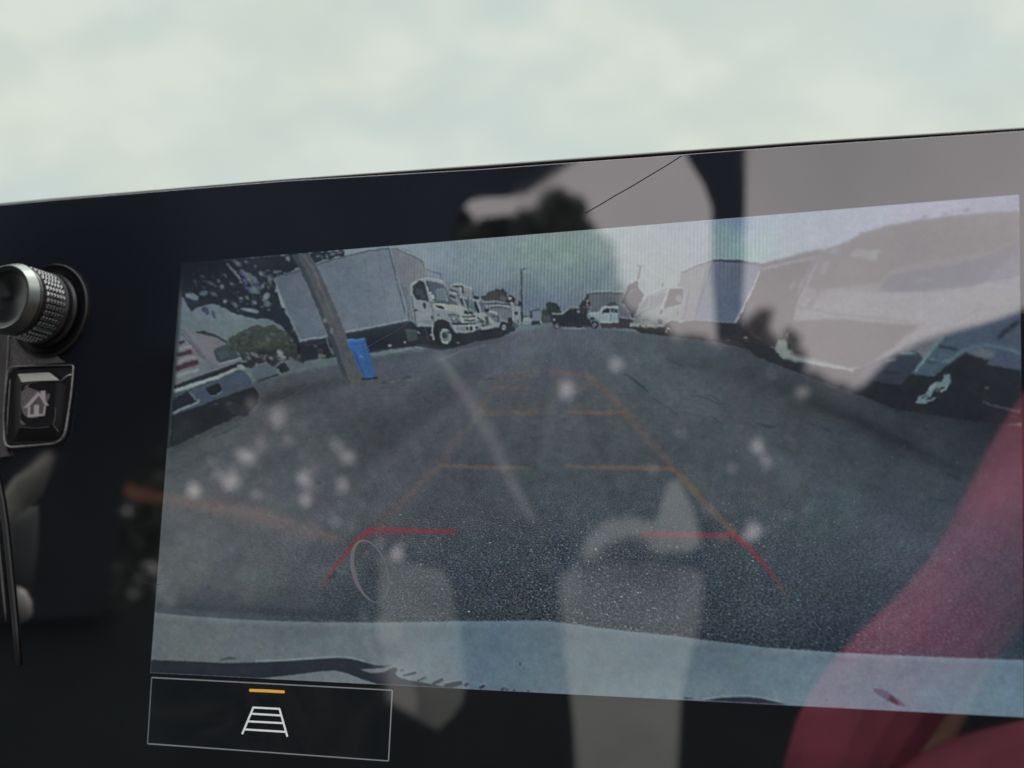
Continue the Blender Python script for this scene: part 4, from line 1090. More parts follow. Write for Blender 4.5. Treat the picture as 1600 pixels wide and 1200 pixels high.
# thin bright border pixels of the picture
t = Pic('picture_border', None, alpha=True)
t.line([(610, 385.2), (900, 361.2), (1200, 336.6), (1400, 320.2), (1592.5, 304.3)], 1.1, [(112, 130, 132, .8), (120, 132, 130, .8), (120, 126, 134, .7), (116, 120, 130, .5), (100, 104, 110, .3)])
t.line([(234.6, 1051.8), (600, 1070.4), (1000, 1090.8), (1300, 1106), (1601, 1121.4)], 1.5, (104, 110, 118, .9))
t.line([(283, 411), (270, 590), (258, 745), (246, 900), (234.6, 1051)], 1.0, [(30, 40, 50, .2), (80, 92, 98, .3), (80, 92, 98, .6), (84, 96, 100, .7), (90, 104, 108, .7)])
t.line([(1592.5, 304), (1596, 500), (1598.5, 800)], 1.6, [(112, 112, 114, .7), (70, 90, 104, .8), (60, 80, 96, .4)])
t.done()

# --- turn the drawn picture into lit pixels: soften, sharpen, add sensor noise, cut into one mesh per pictured thing
nrs = np.random.RandomState(5)


def blur(A, sg):
    r_ = max(1, int(math.ceil(sg * 2.6)))
    kx = np.exp(-np.arange(-r_, r_ + 1) ** 2 / (2 * sg * sg))
    kx /= kx.sum()
    for ax in (0, 1):
        Pd = np.pad(A, [(r_, r_) if i == ax else (0, 0) for i in range(A.ndim)], mode='edge')
        n_ = A.shape[ax]
        A = sum(k_ * (Pd[i:i + n_] if ax == 0 else Pd[:, i:i + n_]) for i, k_ in enumerate(kx))
    return A


def vnoise(cell, ch=1):
    h, w = int(RH / cell) + 3, int(RW / cell) + 3
    G = nrs.randn(h, w, ch)
    x, y = np.arange(RW) / cell, np.arange(RH) / cell
    xi, yi = x.astype(int), y.astype(int)
    fx, fy = x - xi, y - yi
    fx, fy = (fx * fx * (3 - 2 * fx))[None, :, None], (fy * fy * (3 - 2 * fy))[:, None, None]
    T = G[yi] * (1 - fy) + G[yi + 1] * fy
    return T[:, xi] * (1 - fx) + T[:, xi + 1] * fx


wob = vnoise(5, 2) * 0.55 + vnoise(14, 2) * 0.6            # codec wobble of the outlines
yy_, xx_ = np.mgrid[0:RH, 0:RW]
wob = wob * np.where(yy_ / SS + CY0 > 950, .3, 1)[..., None]
sx_ = np.clip(np.round(xx_ + wob[..., 0] * 1.0), 0, RW - 1).astype(int)
sy_ = np.clip(np.round(yy_ + wob[..., 1] * 1.0), 0, RH - 1).astype(int)
canvas = canvas[sy_, sx_]
owner = owner[sy_, sx_]
canvas = blur(canvas, 1.45)
canvas = canvas + 0.6 * (canvas - blur(canvas, 3.2))       # in-camera sharpening halos
lum = canvas.mean(axis=2, keepdims=True)
canvas = (lum + (canvas - lum) * 0.80) * np.array([1.0, 1.0, 1.0]) * 1.04
# the right of the lot lies deep in the lens's soft corner
cb = blur(canvas[::2, ::2], 1.7).repeat(2, 0).repeat(2, 1)[:RH, :RW]
wr = (np.clip((xx_ / SS + CX0 - 1150) / 120.0, 0, 1) * np.clip((600 - (yy_ / SS + CY0)) / 60.0, 0, 1) * 0.85)[..., None]
canvas = canvas * (1 - wr) + cb * wr
# brighter sky and white bodywork, neutral road
isroad = (np.clip(((yy_ / SS + CY0) - 560) / 60.0, 0, 1) * (owner == 0))[..., None]
canvas = canvas * (1 + isroad * np.array([0.03, -0.02, -0.045]))
issky = ((owner == 0) * ((yy_ / SS + CY0) < 500))[..., None]
canvas = canvas * (1 + issky * np.array([0.08, 0.06, 0.09]))
amp = 0.35 + 0.65 * np.clip(lum / 90.0, 0, 1)
canvas = canvas + 0.14 * (blur(canvas[::4, ::4], 4.0).repeat(4, 0).repeat(4, 1)[:RH, :RW] - canvas)      # veiling glare of the little lens
canvas = canvas + amp * (vnoise(70) * 1.6 + vnoise(22) * 1.1 + vnoise(2.2) * 2.4 + vnoise(5) * 2.0 + vnoise(13) * 2.0 + vnoise(34) * 0.8 + vnoise(9, 3) * 1.0 + vnoise(40, 3) * 0.8)
# stone chips sparkling in the near asphalt
for i in range(34000):
    y = CY0 + (CY1 - CY0) * (0.42 + 0.58 * nrs.rand() ** 0.7)
    x = nrs.uniform(CX0 + 10, CX1 - 10)
    ix, iy = int((x - CX0) * SS), int((y - CY0) * SS)
    if iy >= RH - 4 or ix >= RW - 4 or owner[iy, ix] != 0:
        continue
    gg = rgrain[iy, ix]
    if nrs.rand() > gg:
        continue
    a_ = gg * (nrs.uniform(18, 62) if nrs.rand() < .55 else -nrs.uniform(14, 30))
    w_ = 3 if nrs.rand() < .25 else 2
    canvas[iy:iy + (2 if nrs.rand() < .6 else 1), ix:ix + w_] += a_ * 1.25
# the unlit upper left corner of the picture
cg = np.clip(np.hypot((xx_ / SS + CX0 - 262) / 130.0, (yy_ / SS + CY0 - 400) / 62.0), 0, 1)[..., None]
canvas = canvas * (0.12 + 0.88 * cg ** 1.5)
le = np.clip((xx_ / SS + CX0 - (284 - (yy_ / SS + CY0 - 411) * .0755)) / 7.0, 0, 1)[..., None]
canvas = canvas * np.where((yy_ / SS + CY0)[..., None] < 700, 0.45 + 0.55 * le, 1)
NXC, NYC = 868, 500
U, V = np.meshgrid(np.linspace(0, 1, NXC), np.linspace(0, 1, NYC))
q = np.array(Q, dtype=float)
GX = (1 - V) * ((1 - U) * q[0, 0] + U * q[1, 0]) + V * ((1 - U) * q[3, 0] + U * q[2, 0])
GY = (1 - V) * ((1 - U) * q[0, 1] + U * q[1, 1]) + V * ((1 - U) * q[3, 1] + U * q[2, 1])
zs = 0.00004
Dn, Wn = np.array(D), np.array(W)
rays = np.stack([(GX - 800) / F, -(GY - 600) / F, -np.ones_like(GX)], axis=-1) @ Dn.T
cl = np.array(W.transposed() @ CAM)
tt = (zs - cl[2]) / rays[..., 2]
VX = cl[None, None, :] + rays * tt[..., None]


def sample(A, X_, Y_):
    x = np.clip((X_ - CX0) * SS - .5, 0, RW - 2)
    y = np.clip((Y_ - CY0) * SS - .5, 0, RH - 2)
    xi, yi = x.astype(int), y.astype(int)
    fx, fy = x - xi, y - yi
    if A.ndim == 3:
        fx, fy = fx[..., None], fy[..., None]
    return (A[yi, xi] * (1 - fx) + A[yi, xi + 1] * fx) * (1 - fy) + (A[yi + 1, xi] * (1 - fx) + A[yi + 1, xi + 1] * fx) * fy


VC = to_lin(sample(canvas, GX, GY))
VG = sample(rgrain, GX, GY)
VM = sample(rmoire, GX, GY)
VO = owner[np.clip(((GY - CY0) * SS).astype(int), 0, RH - 1), np.clip(((GX - CX0) * SS).astype(int), 0, RW - 1)]
VG = np.where(VO == 0, VG, np.where(np.isin(VO, [i + 1 for i, p in enumerate(PICS) if p[0] in ('guide_line', 'ground_crack')]), VG * .45, 0))
Hs = np.maximum(GY - 497.0, 4.0)
GRD = np.stack([(GX - 860) / Hs, 520.0 / Hs, np.zeros_like(GX)], axis=-1)
NQ = (NXC - 1) * (NYC - 1)
qi = np.arange(NXC * NYC).reshape(NYC, NXC)
quads = np.stack([qi[:-1, :-1], qi[1:, :-1], qi[1:, 1:], qi[:-1, 1:]], axis=-1).reshape(-1, 4)
qo = VO[:-1, :-1].reshape(-1)


def piece(name, sel, parent, **props):
    fq = quads[sel]
    used, inv = np.unique(fq, return_inverse=True)
    inv = inv.reshape(-1)
    me = bpy.data.meshes.new(name)
    me.vertices.add(len(used))
    me.vertices.foreach_set('co', VX.reshape(-1, 3)[used].astype(np.float32).ravel())
    me.loops.add(len(inv))
    me.loops.foreach_set('vertex_index', inv.astype(np.int32))
    me.polygons.add(len(fq))
    me.polygons.foreach_set('loop_start', np.arange(0, len(inv), 4, dtype=np.int32))
    me.update(calc_edges=True)
    a_ = me.attributes.new('Col', 'FLOAT_COLOR', 'POINT')
    cc = np.concatenate([VC.reshape(-1, 3)[used], np.ones((len(used), 1))], axis=1)
    a_.data.foreach_set('color', cc.astype(np.float32).ravel())
    a_ = me.attributes.new('grain', 'FLOAT', 'POINT')
    a_.data.foreach_set('value', VG.reshape(-1)[used].astype(np.float32))
    a_ = me.attributes.new('moire', 'FLOAT', 'POINT')
    a_.data.foreach_set('value', VM.reshape(-1)[used].astype(np.float32))
    a_ = me.attributes.new('ground', 'FLOAT_VECTOR', 'POINT')
    a_.data.foreach_set('vector', GRD.reshape(-1, 3)[used].astype(np.float32).ravel())
    return link(name, me, M_BASE, parent, **props)


merged = {i + 1 for i, p in enumerate(PICS) if p[0] in ('picture_border', 'ground_crack', 'reflected_lettering', 'kerb_stone')}   # marks within the picture
sel0 = (qo == 0) | np.isin(qo, list(merged))
screen = piece('screen', sel0, disp)
for i, (nm, lb) in enumerate(PICS):
    if i + 1 in merged:
        continue
    sel = qo == i + 1
    if sel.sum() > 3:
        piece(nm, sel, screen, label=lb)

# --- menu tile under the picture
tile = Pic('menu_tile', None, parent=disp)
TL, TR, BR_, BL = (237, 1058.6), (613, 1078.5), (607, 1189), (230.5, 1162)
tile.poly([TL, TR, BR_, BL], (2, 3, 4))
tile = tile.done()
t = Pic('tile_outline', 'thin grey outline round the camera tile', parent=tile)
gc = (112, 116, 120)
t.line([TL, ((TL[0] + TR[0]) / 2, (TL[1] + TR[1]) / 2), TR], 1.9, gc).line([TR, BR_], 1.9, gc).line([BR_, BL], 1.9, gc).line([BL, TL], 1.7, (84, 92, 96)).done()
t = Pic('indicator_bar', 'short orange bar lit at the top of the tile', parent=tile)
t.line([(391, 1078.6), (417, 1079.6), (443, 1081)], 4.6, (206, 150, 52)).ell(391.4, 1078.6, 2.3, 2.3, (206, 150, 52)).ell(442.8, 1081, 2.3, 2.3, (206, 150, 52)).done()
t = Pic('guide_icon', 'white ladder shaped camera guide symbol', parent=tile)
ic = (196, 198, 198)
t.line([(395.6, 1106), (378.4, 1147)], 3.0, ic).line([(436.6, 1107.5), (449, 1151)], 3.0, ic).line([(394.4, 1105.4), (437.4, 1107.6)], 3.0, ic)
t.line([(391, 1115), (439.4, 1118)], 3.0, ic).line([(386.5, 1127), (443.6, 1130)], 3.0, ic).line([(381.6, 1139.6), (447, 1143.6)], 3.0, ic).done()

# ------------------------------------------------------------------ rotary knob (part of the display unit)
def normal_px_shift(cx, cy, z):
    """centre on the glass such that the point z above it appears at photo pixel (cx, cy)"""
    return hit(cx, cy, z)


K0 = hit(82, 487, 0.0)


def axis_z(px, py):
    """height above the glass on the knob's axis that appears nearest photo pixel (px, py)"""
    best = None
    for i in range(0, 600):
        z = i * 0.0001
        w = disp.matrix_world @ Vector((K0.x, K0.y, z))
        c = R.transposed() @ (w - CAM)
        x, y = 800 + F * c.x / -c.z, 600 - F * c.y / -c.z
        d = (x - px) ** 2 + (y - py) ** 2
        if best is None or d < best[0]:
            best = (d, z, x, y)
    return best


def px_rad(z, r_px):
    w = disp.matrix_world @ Vector((K0.x, K0.y, z))
    c = R.transposed() @ (w - CAM)
    return r_px * -c.z / F


knob = empty('control_knob')
knob.parent = disp
knob.location = K0
z_front = axis_z(6, 463)[1]
z_chr = axis_z(18, 467)[1]
z_kn0 = axis_z(29, 470)[1]
z_kn1 = axis_z(62, 480)[1]
z_sm = axis_z(71, 483)[1]
print('knob z', z_front, z_chr, z_kn0, z_kn1, z_sm, axis_z(8, 464))


def lathe(prof, n=96):
    bm = bmesh.new()
    rings = []
    for r, z in prof:
        if r <= 1e-7:
            rings.append([bm.verts.new((0, 0, z))])
        else:
            rings.append([bm.verts.new((r * math.cos(2 * math.pi * i / n), r * math.sin(2 * math.pi * i / n), z)) for i in range(n)])
    for a_, b_ in zip(rings, rings[1:]):
        for i in range(n):
            j = (i + 1) % n
            if len(a_) == 1:
                bm.faces.new((a_[0], b_[j], b_[i]))
            elif len(b_) == 1:
                bm.faces.new((a_[i], a_[j], b_[0]))
            else:
                bm.faces.new((a_[i], a_[j], b_[j], b_[i]))
    return bm


rp = px_rad(z_chr, 1.0)
zc = z_front
o = bm_obj('chrome_ring', lathe([(48.6 * rp, zc - 0.0012), (49.0 * rp, zc - 0.0001), (49.8 * rp, zc), (50.6 * rp, zc - 0.0001), (56.6 * rp, z_chr + 0.0002), (57.0 * rp, z_chr), (56.6 * rp, z_chr - 0.0004), (54 * rp, z_chr - 0.0006)], 180), M_CHROME, knob)
M_FACE = pbr('spun_dark_face', (0.055, 0.058, 0.06), 0.24, 1.0)
_t = M_FACE.node_tree
_b = _t.nodes['Principled BSDF']
_b.inputs['Anisotropic'].default_value = 0.85
_tg = N(_t, 'ShaderNodeTangent', direction_type='RADIAL', axis='Z')
_t.links.new(_tg.outputs[0], _b.inputs['Tangent'])
bm_obj('dished_face', lathe([(48.8 * rp, zc - 0.0006), (46 * rp, zc - 0.0011), (36 * rp, zc - 0.0018), (22 * rp, zc - 0.0026), (8 * rp, zc - 0.0032), (0, zc - 0.0035)]), M_FACE, knob, smooth=True)
rb = 54.5 * rp
bm_obj('barrel', lathe([(52 * rp, z_chr - 0.0012), (rb, z_chr - 0.0016), (55.5 * rp, z_kn0 - 0.0002), (rb, z_kn0 - 0.0004), (rb, z_kn1 + 0.0002), (57.5 * rp, z_kn1), (58.5 * rp, z_kn1 - 0.0006), (57 * rp, z_kn1 - 0.0011), (58 * rp, z_sm), (60.5 * rp, z_sm - 0.0006), (61 * rp, z_sm - 0.0012), (58 * rp, z_sm - 0.0016), (58 * rp, 0.0)]),
       pbr('gloss_black_barrel', (0.010, 0.011, 0.013), 0.3, ior=1.4), knob, smooth=True)
# knurled grip: raised pyramids, staggered
bm = bmesh.new()
NROW, NCOL = 34, 6
span = (z_kn0 - 0.0006) - (z_kn1 + 0.0006)
for r_ in range(NROW):
    for c_ in range(NCOL):
        a0 = 2 * math.pi * (r_ + (0.0 if c_ % 2 else 0.0)) / NROW
        zc_ = z_kn1 + 0.0006 + span * (c_ + 0.5) / NCOL
        ha = 2 * math.pi / NROW * 0.38
        hz = span / NCOL * 0.38
        base, mid = [], []
        for sa, sz in ((-1, -1), (1, -1), (1, 1), (-1, 1)):
            base.append(bm.verts.new((rb * math.cos(a0 + sa * ha), rb * math.sin(a0 + sa * ha), zc_ + sz * hz)))
            r2 = rb + 0.0007
            mid.append(bm.verts.new((r2 * math.cos(a0 + sa * ha * .42), r2 * math.sin(a0 + sa * ha * .42), zc_ + sz * hz * .42)))
        for i in range(4):
            j = (i + 1) % 4
            bm.faces.new((base[i], base[j], mid[j], mid[i]))
        bm.faces.new(mid)
bm_obj('knurled_grip', bm, pbr('knurled_metal', (0.36, 0.38, 0.38), 0.25, 1.0), knob)
r0_ = px_rad(0, 1.0)
bm_obj('base_ring', lathe([(60 * r0_, 0.0006), (69 * r0_, 0.0010), (71.5 * r0_, 0.0022), (73.5 * r0_, 0.0026), (75 * r0_, 0.0016), (75.5 * r0_, 0.0)]), pbr('gloss_black_ring', (0.012, 0.013, 0.015), 0.3, ior=1.4), knob, smooth=True)

# ------------------------------------------------------------------ side trim and home button
def tube_path(pts, r, z, n=8, closed=False, flat=1.0):
    """tube along photo-pixel path lying on the glass; r in metres"""
    bm = bmesh.new()
    P = [hit(x, y, z) for x, y in pts]
    m = len(P)
    rows = []
    for i, p in enumerate(P):
        a_ = P[(i - 1) % m] if closed or i > 0 else p
        b_ = P[(i + 1) % m] if closed or i < m - 1 else p
        d = (b_ - a_).normalized()
        s = d.cross(Vector((0, 0, 1))).normalized()
        rr = r[i] if isinstance(r, list) else r
        rows.append([bm.verts.new(p + s * rr * math.cos(2 * math.pi * k / n) + Vector((0, 0, 1)) * rr * flat * math.sin(2 * math.pi * k / n)) for k in range(n)])
    rng = range(m) if closed else range(m - 1)
    for i in rng:
        a_, b_ = rows[i], rows[(i + 1) % m]
        for k in range(n):
            bm.faces.new((a_[k], a_[(k + 1) % n], b_[(k + 1) % n], b_[k]))
    if not closed:
        bm.faces.new(rows[0])
        bm.faces.new(list(reversed(rows[-1])))
    return bm


trim = bm_obj('side_trim', slab([(-150, 520), (12, 520), (13, 560), (8, 612), (6, 660), (9, 705), (14, 712), (-150, 740)], 0.0003, 0.0018), pbr('smoky_trim', (0.055, 0.056, 0.06), 0.35, noise=.3, nscale=120), disp)
bm_obj('trim_edge', tube_path([(14.5, 505), (13, 540), (11, 575), (8, 612), (5.5, 650), (6, 680), (10, 700)], 0.00028, 0.0016), M_RIM, trim, smooth=True)
bm_obj('knob_apron', slab([(14, 530), (26, 526), (34, 538), (44, 548), (58, 556), (72, 558), (88, 556), (100, 566), (70, 569), (34, 572), (20, 577), (13, 584), (12, 560)], 0.0002, 0.0012), M_GREYTRIM, disp)


def rounded(pts, r=4, n=4):
    out_ = []
    m = len(pts)
    for i in range(m):
        p0, p1, p2 = Vector(pts[i - 1]), Vector(pts[i]), Vector(pts[(i + 1) % m])
        rr = r[i] if isinstance(r, list) else r
        a_ = p1 + (p0 - p1).normalized() * rr
        b_ = p1 + (p2 - p1).normalized() * rr
        for k in range(n + 1):
            t_ = k / n
            q_ = a_ * (1 - t_) ** 2 + p1 * 2 * t_ * (1 - t_) + b_ * t_ ** 2
            out_.append((q_.x, q_.y))
    return out_


frame_px = rounded([(13, 573), (115, 570), (112, 610), (100, 692), (8, 700), (5.5, 640)], [12, 5, 20, 22, 14, 20], 5)
btn = empty('home_button')
btn.parent = disp
fr = bm_obj('button_frame', tube_path(frame_px, [0.00044 if y > 660 else (0.00026 if y < 590 else 0.00032) for x, y in frame_px], 0.0014, closed=True, flat=1.5), M_RIM, btn, smooth=True)
well = rounded([(15, 577), (112, 574), (109, 610), (97, 689), (11, 696), (9, 640)], [10, 5, 18, 20, 12, 18], 5)
bm_obj('button_well', slab(well, 0.0001, 0.0007), pbr('well_black', (0.008, 0.009, 0.011), 0.35), btn)
# cap: a raised key with sloping sides
def key(outer, inner, z0, z1, mat, name, parent):
    bm = bmesh.new()
    a_ = [bm.verts.new(hit(x, y, z0)) for x, y in outer]
    b_ = [bm.verts.new(hit(x, y, z1)) for x, y in inner]
    n = len(a_)
    for i in range(n):
        j = (i + 1) % n
        bm.faces.new((a_[i], a_[j], b_[j], b_[i]))
    bm.faces.new(b_)
    bmesh.ops.bevel(bm, geom=[e_ for e_ in bm.edges if not e_.is_boundary], offset=0.00018, segments=2, affect='EDGES')
    return bm_obj(name, bm, mat, parent, smooth=False)


capm = pbr('button_cap', (0.008, 0.009, 0.011), 0.5, ior=1.25)
cap = key([(26, 583), (78, 581), (104, 601), (97, 676), (92, 688), (20, 690), (20, 600)], [(33, 598), (60, 597), (88, 598), (85, 650), (82, 665), (31, 668), (32, 620)], 0.0008, 0.0036, capm, 'button_cap', btn)
# upper bevel of the key, its lit look put into a pale colour
bm_obj('lit_bevel', slab([(28, 584.5), (75, 582), (81, 586), (91, 594), (60, 595), (34, 597)], 0.0030, 0.0038), pbr('pale_lit_bevel', (0.50, 0.55, 0.52), 0.45, noise=.1, nscale=500), btn)
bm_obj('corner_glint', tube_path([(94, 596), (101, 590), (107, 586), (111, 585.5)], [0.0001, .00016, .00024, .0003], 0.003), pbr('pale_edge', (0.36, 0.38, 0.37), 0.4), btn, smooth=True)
bm_obj('inner_edge', tube_path([(87, 637), (86, 652), (83, 664), (88, 670), (91, 674)], 0.00011, 0.0038), M_GREYTRIM, btn, smooth=True)
bm_obj('left_edge', tube_path([(16, 592), (14, 620), (12, 650), (11, 678)], 0.00016, 0.0022), M_RIM, btn, smooth=True)
bm_obj('lower_edge', tube_path([(31, 667), (55, 669), (77, 667)], 0.00011, 0.0037), M_GREYTRIM, btn, smooth=True)
bm_obj('cap_edge', tube_path([(58, 597.5), (36, 600), (32.5, 606), (32, 640), (31, 664)], 0.00010, 0.0038), M_GREYTRIM, btn, smooth=True)

M_SYM = bpy.data.materials.new('symbol_print')
M_SYM.use_nodes = True
_b = M_SYM.node_tree.nodes['Principled BSDF']
_b.inputs['Base Color'].default_value = (0.42, 0.40, 0.43, 1)
_b.inputs['Roughness'].default_value = 0.5
M_SYM2 = pbr('symbol_scuffed', (0.115, 0.11, 0.115), 0.6, noise=.55, nscale=1600)


def flat(name, polys, z, mat, parent):
    bm = bmesh.new()
    for pts in polys:
        vs = [Vector((x, y, 0)) for x, y in pts]
        b = [bm.verts.new(hit(x, y, z)) for x, y in pts]
        for tr in tessellate_polygon([vs]):
            bm.faces.new([b[i] for i in tr])
    return bm_obj(name, bm, mat, parent)


flat('worn_patch', [rounded([(33, 612), (40, 604), (50, 607), (60, 611), (66, 616), (71, 618), (77, 613), (78, 620), (72, 632), (66, 648), (56, 653), (44, 653), (36, 647), (33, 636)], 3, 3), [(33, 613), (40, 602), (46, 601), (40, 608)], [(31, 655), (36, 659), (41, 664), (33, 664)]], 0.00382, M_SYM2, btn)
flat('house_symbol', [[(59.5, 612), (40, 634), (36, 637), (44, 637), (61, 618), (71, 634), (76.5, 633.5), (64, 617)],
                      [(63, 611), (71, 610.5), (71, 629), (64, 617)],
                      [(44, 636), (47.5, 636), (46.5, 650), (43, 650.5)], [(69, 634), (71.5, 634), (70, 649), (67, 649)], [(43, 648), (69.5, 646.5), (69.5, 649.5), (43, 652)],
                      [(53.5, 633), (61, 632.5), (60.5, 648), (53, 648.5)]], 0.00388, M_SYM, btn)
flat('house_fill', [[(60.5, 618), (47, 635), (46.5, 648), (53, 648), (53.5, 633), (61, 632.5), (60.5, 647), (67, 646.5), (69, 633)]], 0.00385, pbr('symbol_shade', (0.085, 0.082, 0.085), 0.6, noise=.5, nscale=2400), btn)

# thin curved trim running down at the lower left
lt = bm_obj('lower_trim_strip', tube_path([(-6, 740), (2, 780), (9, 830), (14, 880), (19, 930), (24, 985), (28, 1040)], 0.0012, 0.0006, n=10, flat=.5), pbr('dark_strip', (0.012, 0.014, 0.014), 0.45), disp, smooth=True)
bm_obj('strip_highlight', tube_path([(-3, 840), (1, 880), (4, 915), (8, 955), (9, 972)], [.0002, .0004, .0005, .0004, .0001], 0.0012), pbr('grey_strip', (0.06, 0.06, 0.062), 0.5), lt, smooth=True)

# ------------------------------------------------------------------ things lying on the glass
def hair(name, pts, r, mat, **pr):
    P = []
    for i in range(len(pts) - 1):
        for k in range(5):
            t_ = k / 5
            P.append((pts[i][0] * (1 - t_) + pts[i + 1][0] * t_, pts[i][1] * (1 - t_) + pts[i + 1][1] * t_))
    P.append(pts[-1])
    bm = tube_path(P, r, 0.00018, n=6)
    o = bm_obj(name, bm, mat, None, smooth=True, **pr)
    o.matrix_world = W.to_4x4()
    return o


M_HAIR = pbr('fibre', (0.10, 0.09, 0.085), 0.4)
M_HAIR2 = pbr('pale_fibre', (0.16, 0.155, 0.15), 0.4)
hair('hair_strand', [(1065, 243), (1040, 259), (1010, 277), (985, 292), (960, 306), (940, 318), (914, 333)], 0.00010, pbr('dark_fibre', (0.006, 0.006, 0.006), 0.5), label='long dark hair lying slantwise on the glass above the camera picture', category='hair')
hair('hair_strand', [(648, 494), (634, 507), (618, 518), (590, 533), (556, 553), (520, 577), (485, 600), (450, 622), (412, 640)], 0.00006, M_HAIR2, label='long pale hair lying slantwise in front of the blue barrel', category='hair')
hair('hair_strand', [(206, 886), (212, 898), (221, 907), (232, 912.5), (246, 914), (257, 912)], [0.00003] * 6 + [0.00005] * 4 + [0.00012] * 6 + [0.0001] * 5 + [0.00006] * 5, pbr('black_fibre', (0.004, 0.004, 0.004), 0.5), label='short curled black hair at the left border of the picture', category='hair')

bm = bmesh.new()
for i in range(320):
    x, y = rnd.uniform(60, 1600), rnd.uniform(250, 1200)
    if rnd.random() < .5:
        x, y = rnd.uniform(200, 1000), rnd.uniform(270, 380)
    r_ = rnd.choice([0.00004, 0.00005, 0.00007, 0.00009])
    top_y = np.interp(x, [p[0] for p in glass_top], [p[1] for p in glass_top]) + 4
    if y < top_y:
        continue
    ce = hit(x, y, 0.00025)
    vs = [bm.verts.new(ce + Vector((r_ * math.cos(a_), r_ * math.sin(a_) * rnd.uniform(.6, 1), rnd.uniform(0, r_)))) for a_ in (0, 1.3, 2.5, 3.8, 5.0)]
    bm.faces.new(vs)
dust = bm_obj('dust', bm, pbr('dust_grey', (0.14, 0.14, 0.15), 0.9), None, kind='stuff', label='tiny pale dust specks scattered over the black glass')
dust.matrix_world = W.to_4x4()

# thin pale oval ring laid on the glass
bm = bmesh.new()
rows = []
cx, cy = 579, 893
for i in range(64):
    a_ = 2 * math.pi * i / 64
    w_ = 2.4 + 4.5 * max(0, math.cos(a_ - math.radians(205))) ** 2 + .5 * math.sin(3 * a_)
    rr = []
    for k_ in (-.5, .5):
        ex, ey = (26 + k_ * w_) * math.cos(a_), (50 + k_ * w_) * math.sin(a_)
        t_ = math.radians(-17)
        rr.append(bm.verts.new(hit(cx + ex * math.cos(t_) - ey * math.sin(t_), cy + ex * math.sin(t_) + ey * math.cos(t_), 0.00015)))
    rows.append(rr)
for i in range(64):
    j = (i + 1) % 64
    bm.faces.new((rows[i][0], rows[i][1], rows[j][1], rows[j][0]))
M_RING = pbr('ring_pale', (0.24, 0.25, 0.26), 0.8)
_t = M_RING.node_tree
_tr = N(_t, 'ShaderNodeBsdfTransparent')
_mx = N(_t, 'ShaderNodeMixShader', inputs={'Fac': 0.75})
_t.links.new(_tr.outputs[0], _mx.inputs[1])
_t.links.new(_t.nodes['Principled BSDF'].outputs[0], _mx.inputs[2])
_t.links.new(_mx.outputs[0], _t.nodes['Material Output'].inputs[0])
bm_obj('ring_mark', bm, M_RING, disp, label='thin pale oval ring mark on the glass')

# ------------------------------------------------------------------ what the glass reflects: the cabin behind the camera
def rslab(pts, z0, thick=0.05, zfun=None):
    """solid panel behind the camera, given by the outline of its mirror image"""
    bm = bmesh.new()
    f = [bm.verts.new(refl(x, y, z0 if zfun is None else zfun(x, y))) for x, y in pts]
    b = [bm.verts.new(refl(x, y, (z0 if zfun is None else zfun(x, y)) + thick)) for x, y in pts]
    n = len(pts)
    for tr in tessellate_polygon([[Vector((x, y, 0)) for x, y in pts]]):
        bm.faces.new([f[i] for i in tr])
        bm.faces.new([b[i] for i in reversed(tr)])
    for i in range(n):
        j = (i + 1) % n
        bm.faces.new((f[i], b[i], b[j], f[j]))
    return bm


cabin = empty('car_cabin', refl(800, 900, 1.5), label='dark cabin interior behind the camera, seen only mirrored in the glass', category='car')


def cab(name, bm, mat, smooth=False):
    o = bm_obj(name, bm, mat, None, smooth)
    o.parent = cabin
    o.matrix_parent_inverse = Matrix.Translation(-cabin.location)
    return o


M_LINER = pbr('navy_headliner', (0.066, 0.082, 0.125), 0.95, noise=.12, nscale=6)
M_INNER = pbr('black_inner_trim', (0.028, 0.033, 0.042), 0.85, noise=.2, nscale=8)
cab('headliner', rslab([(-900, -600), (985, -600), (985, 205), (930, 234), (890, 257), (860, 278), (822, 303), (790, 308), (755, 309), (734, 314), (716, 334), (705, 365), (702, 430), (640, 520), (-900, 650)], 2.35, .06), M_LINER)
cab('rear_quarter', rslab([(-900, 652), (640, 522), (560, 580), (420, 590), (300, 640), (205, 745), (186, 800), (184, 850), (172, 900), (168, 945), (150, 962), (60, 968), (-900, 968)], 2.37, .06), M_INNER)
cab('rear_bench', rslab([(-900, 970), (150, 964), (170, 950), (250, 948), (330, 960), (700, 968), (1300, 962), (2500, 965), (2500, 1900), (-900, 1900)], 2.39, .2), pbr('black_bench', (0.042, 0.048, 0.054), 0.9, noise=.2, nscale=5))
cab('door_pillar', rslab([(1058, -600), (1172, -600), (1166, 200), (1164, 400), (1158, 535), (1120, 535), (1112, 420), (1112, 325), (1100, 290), (1078, 255), (1062, 225)], 2.2, .08), M_LINER)
cab('roof_arch', rslab([(1325, 612), (1352, 600), (1372, 577), (1395, 555), (1440, 532), (1500, 514), (1560, 498), (1610, 478), (1900, 400), (2500, 300), (2500, 964), (1300, 962), (1290, 800), (1305, 640)], 2.3, .06), M_INNER)

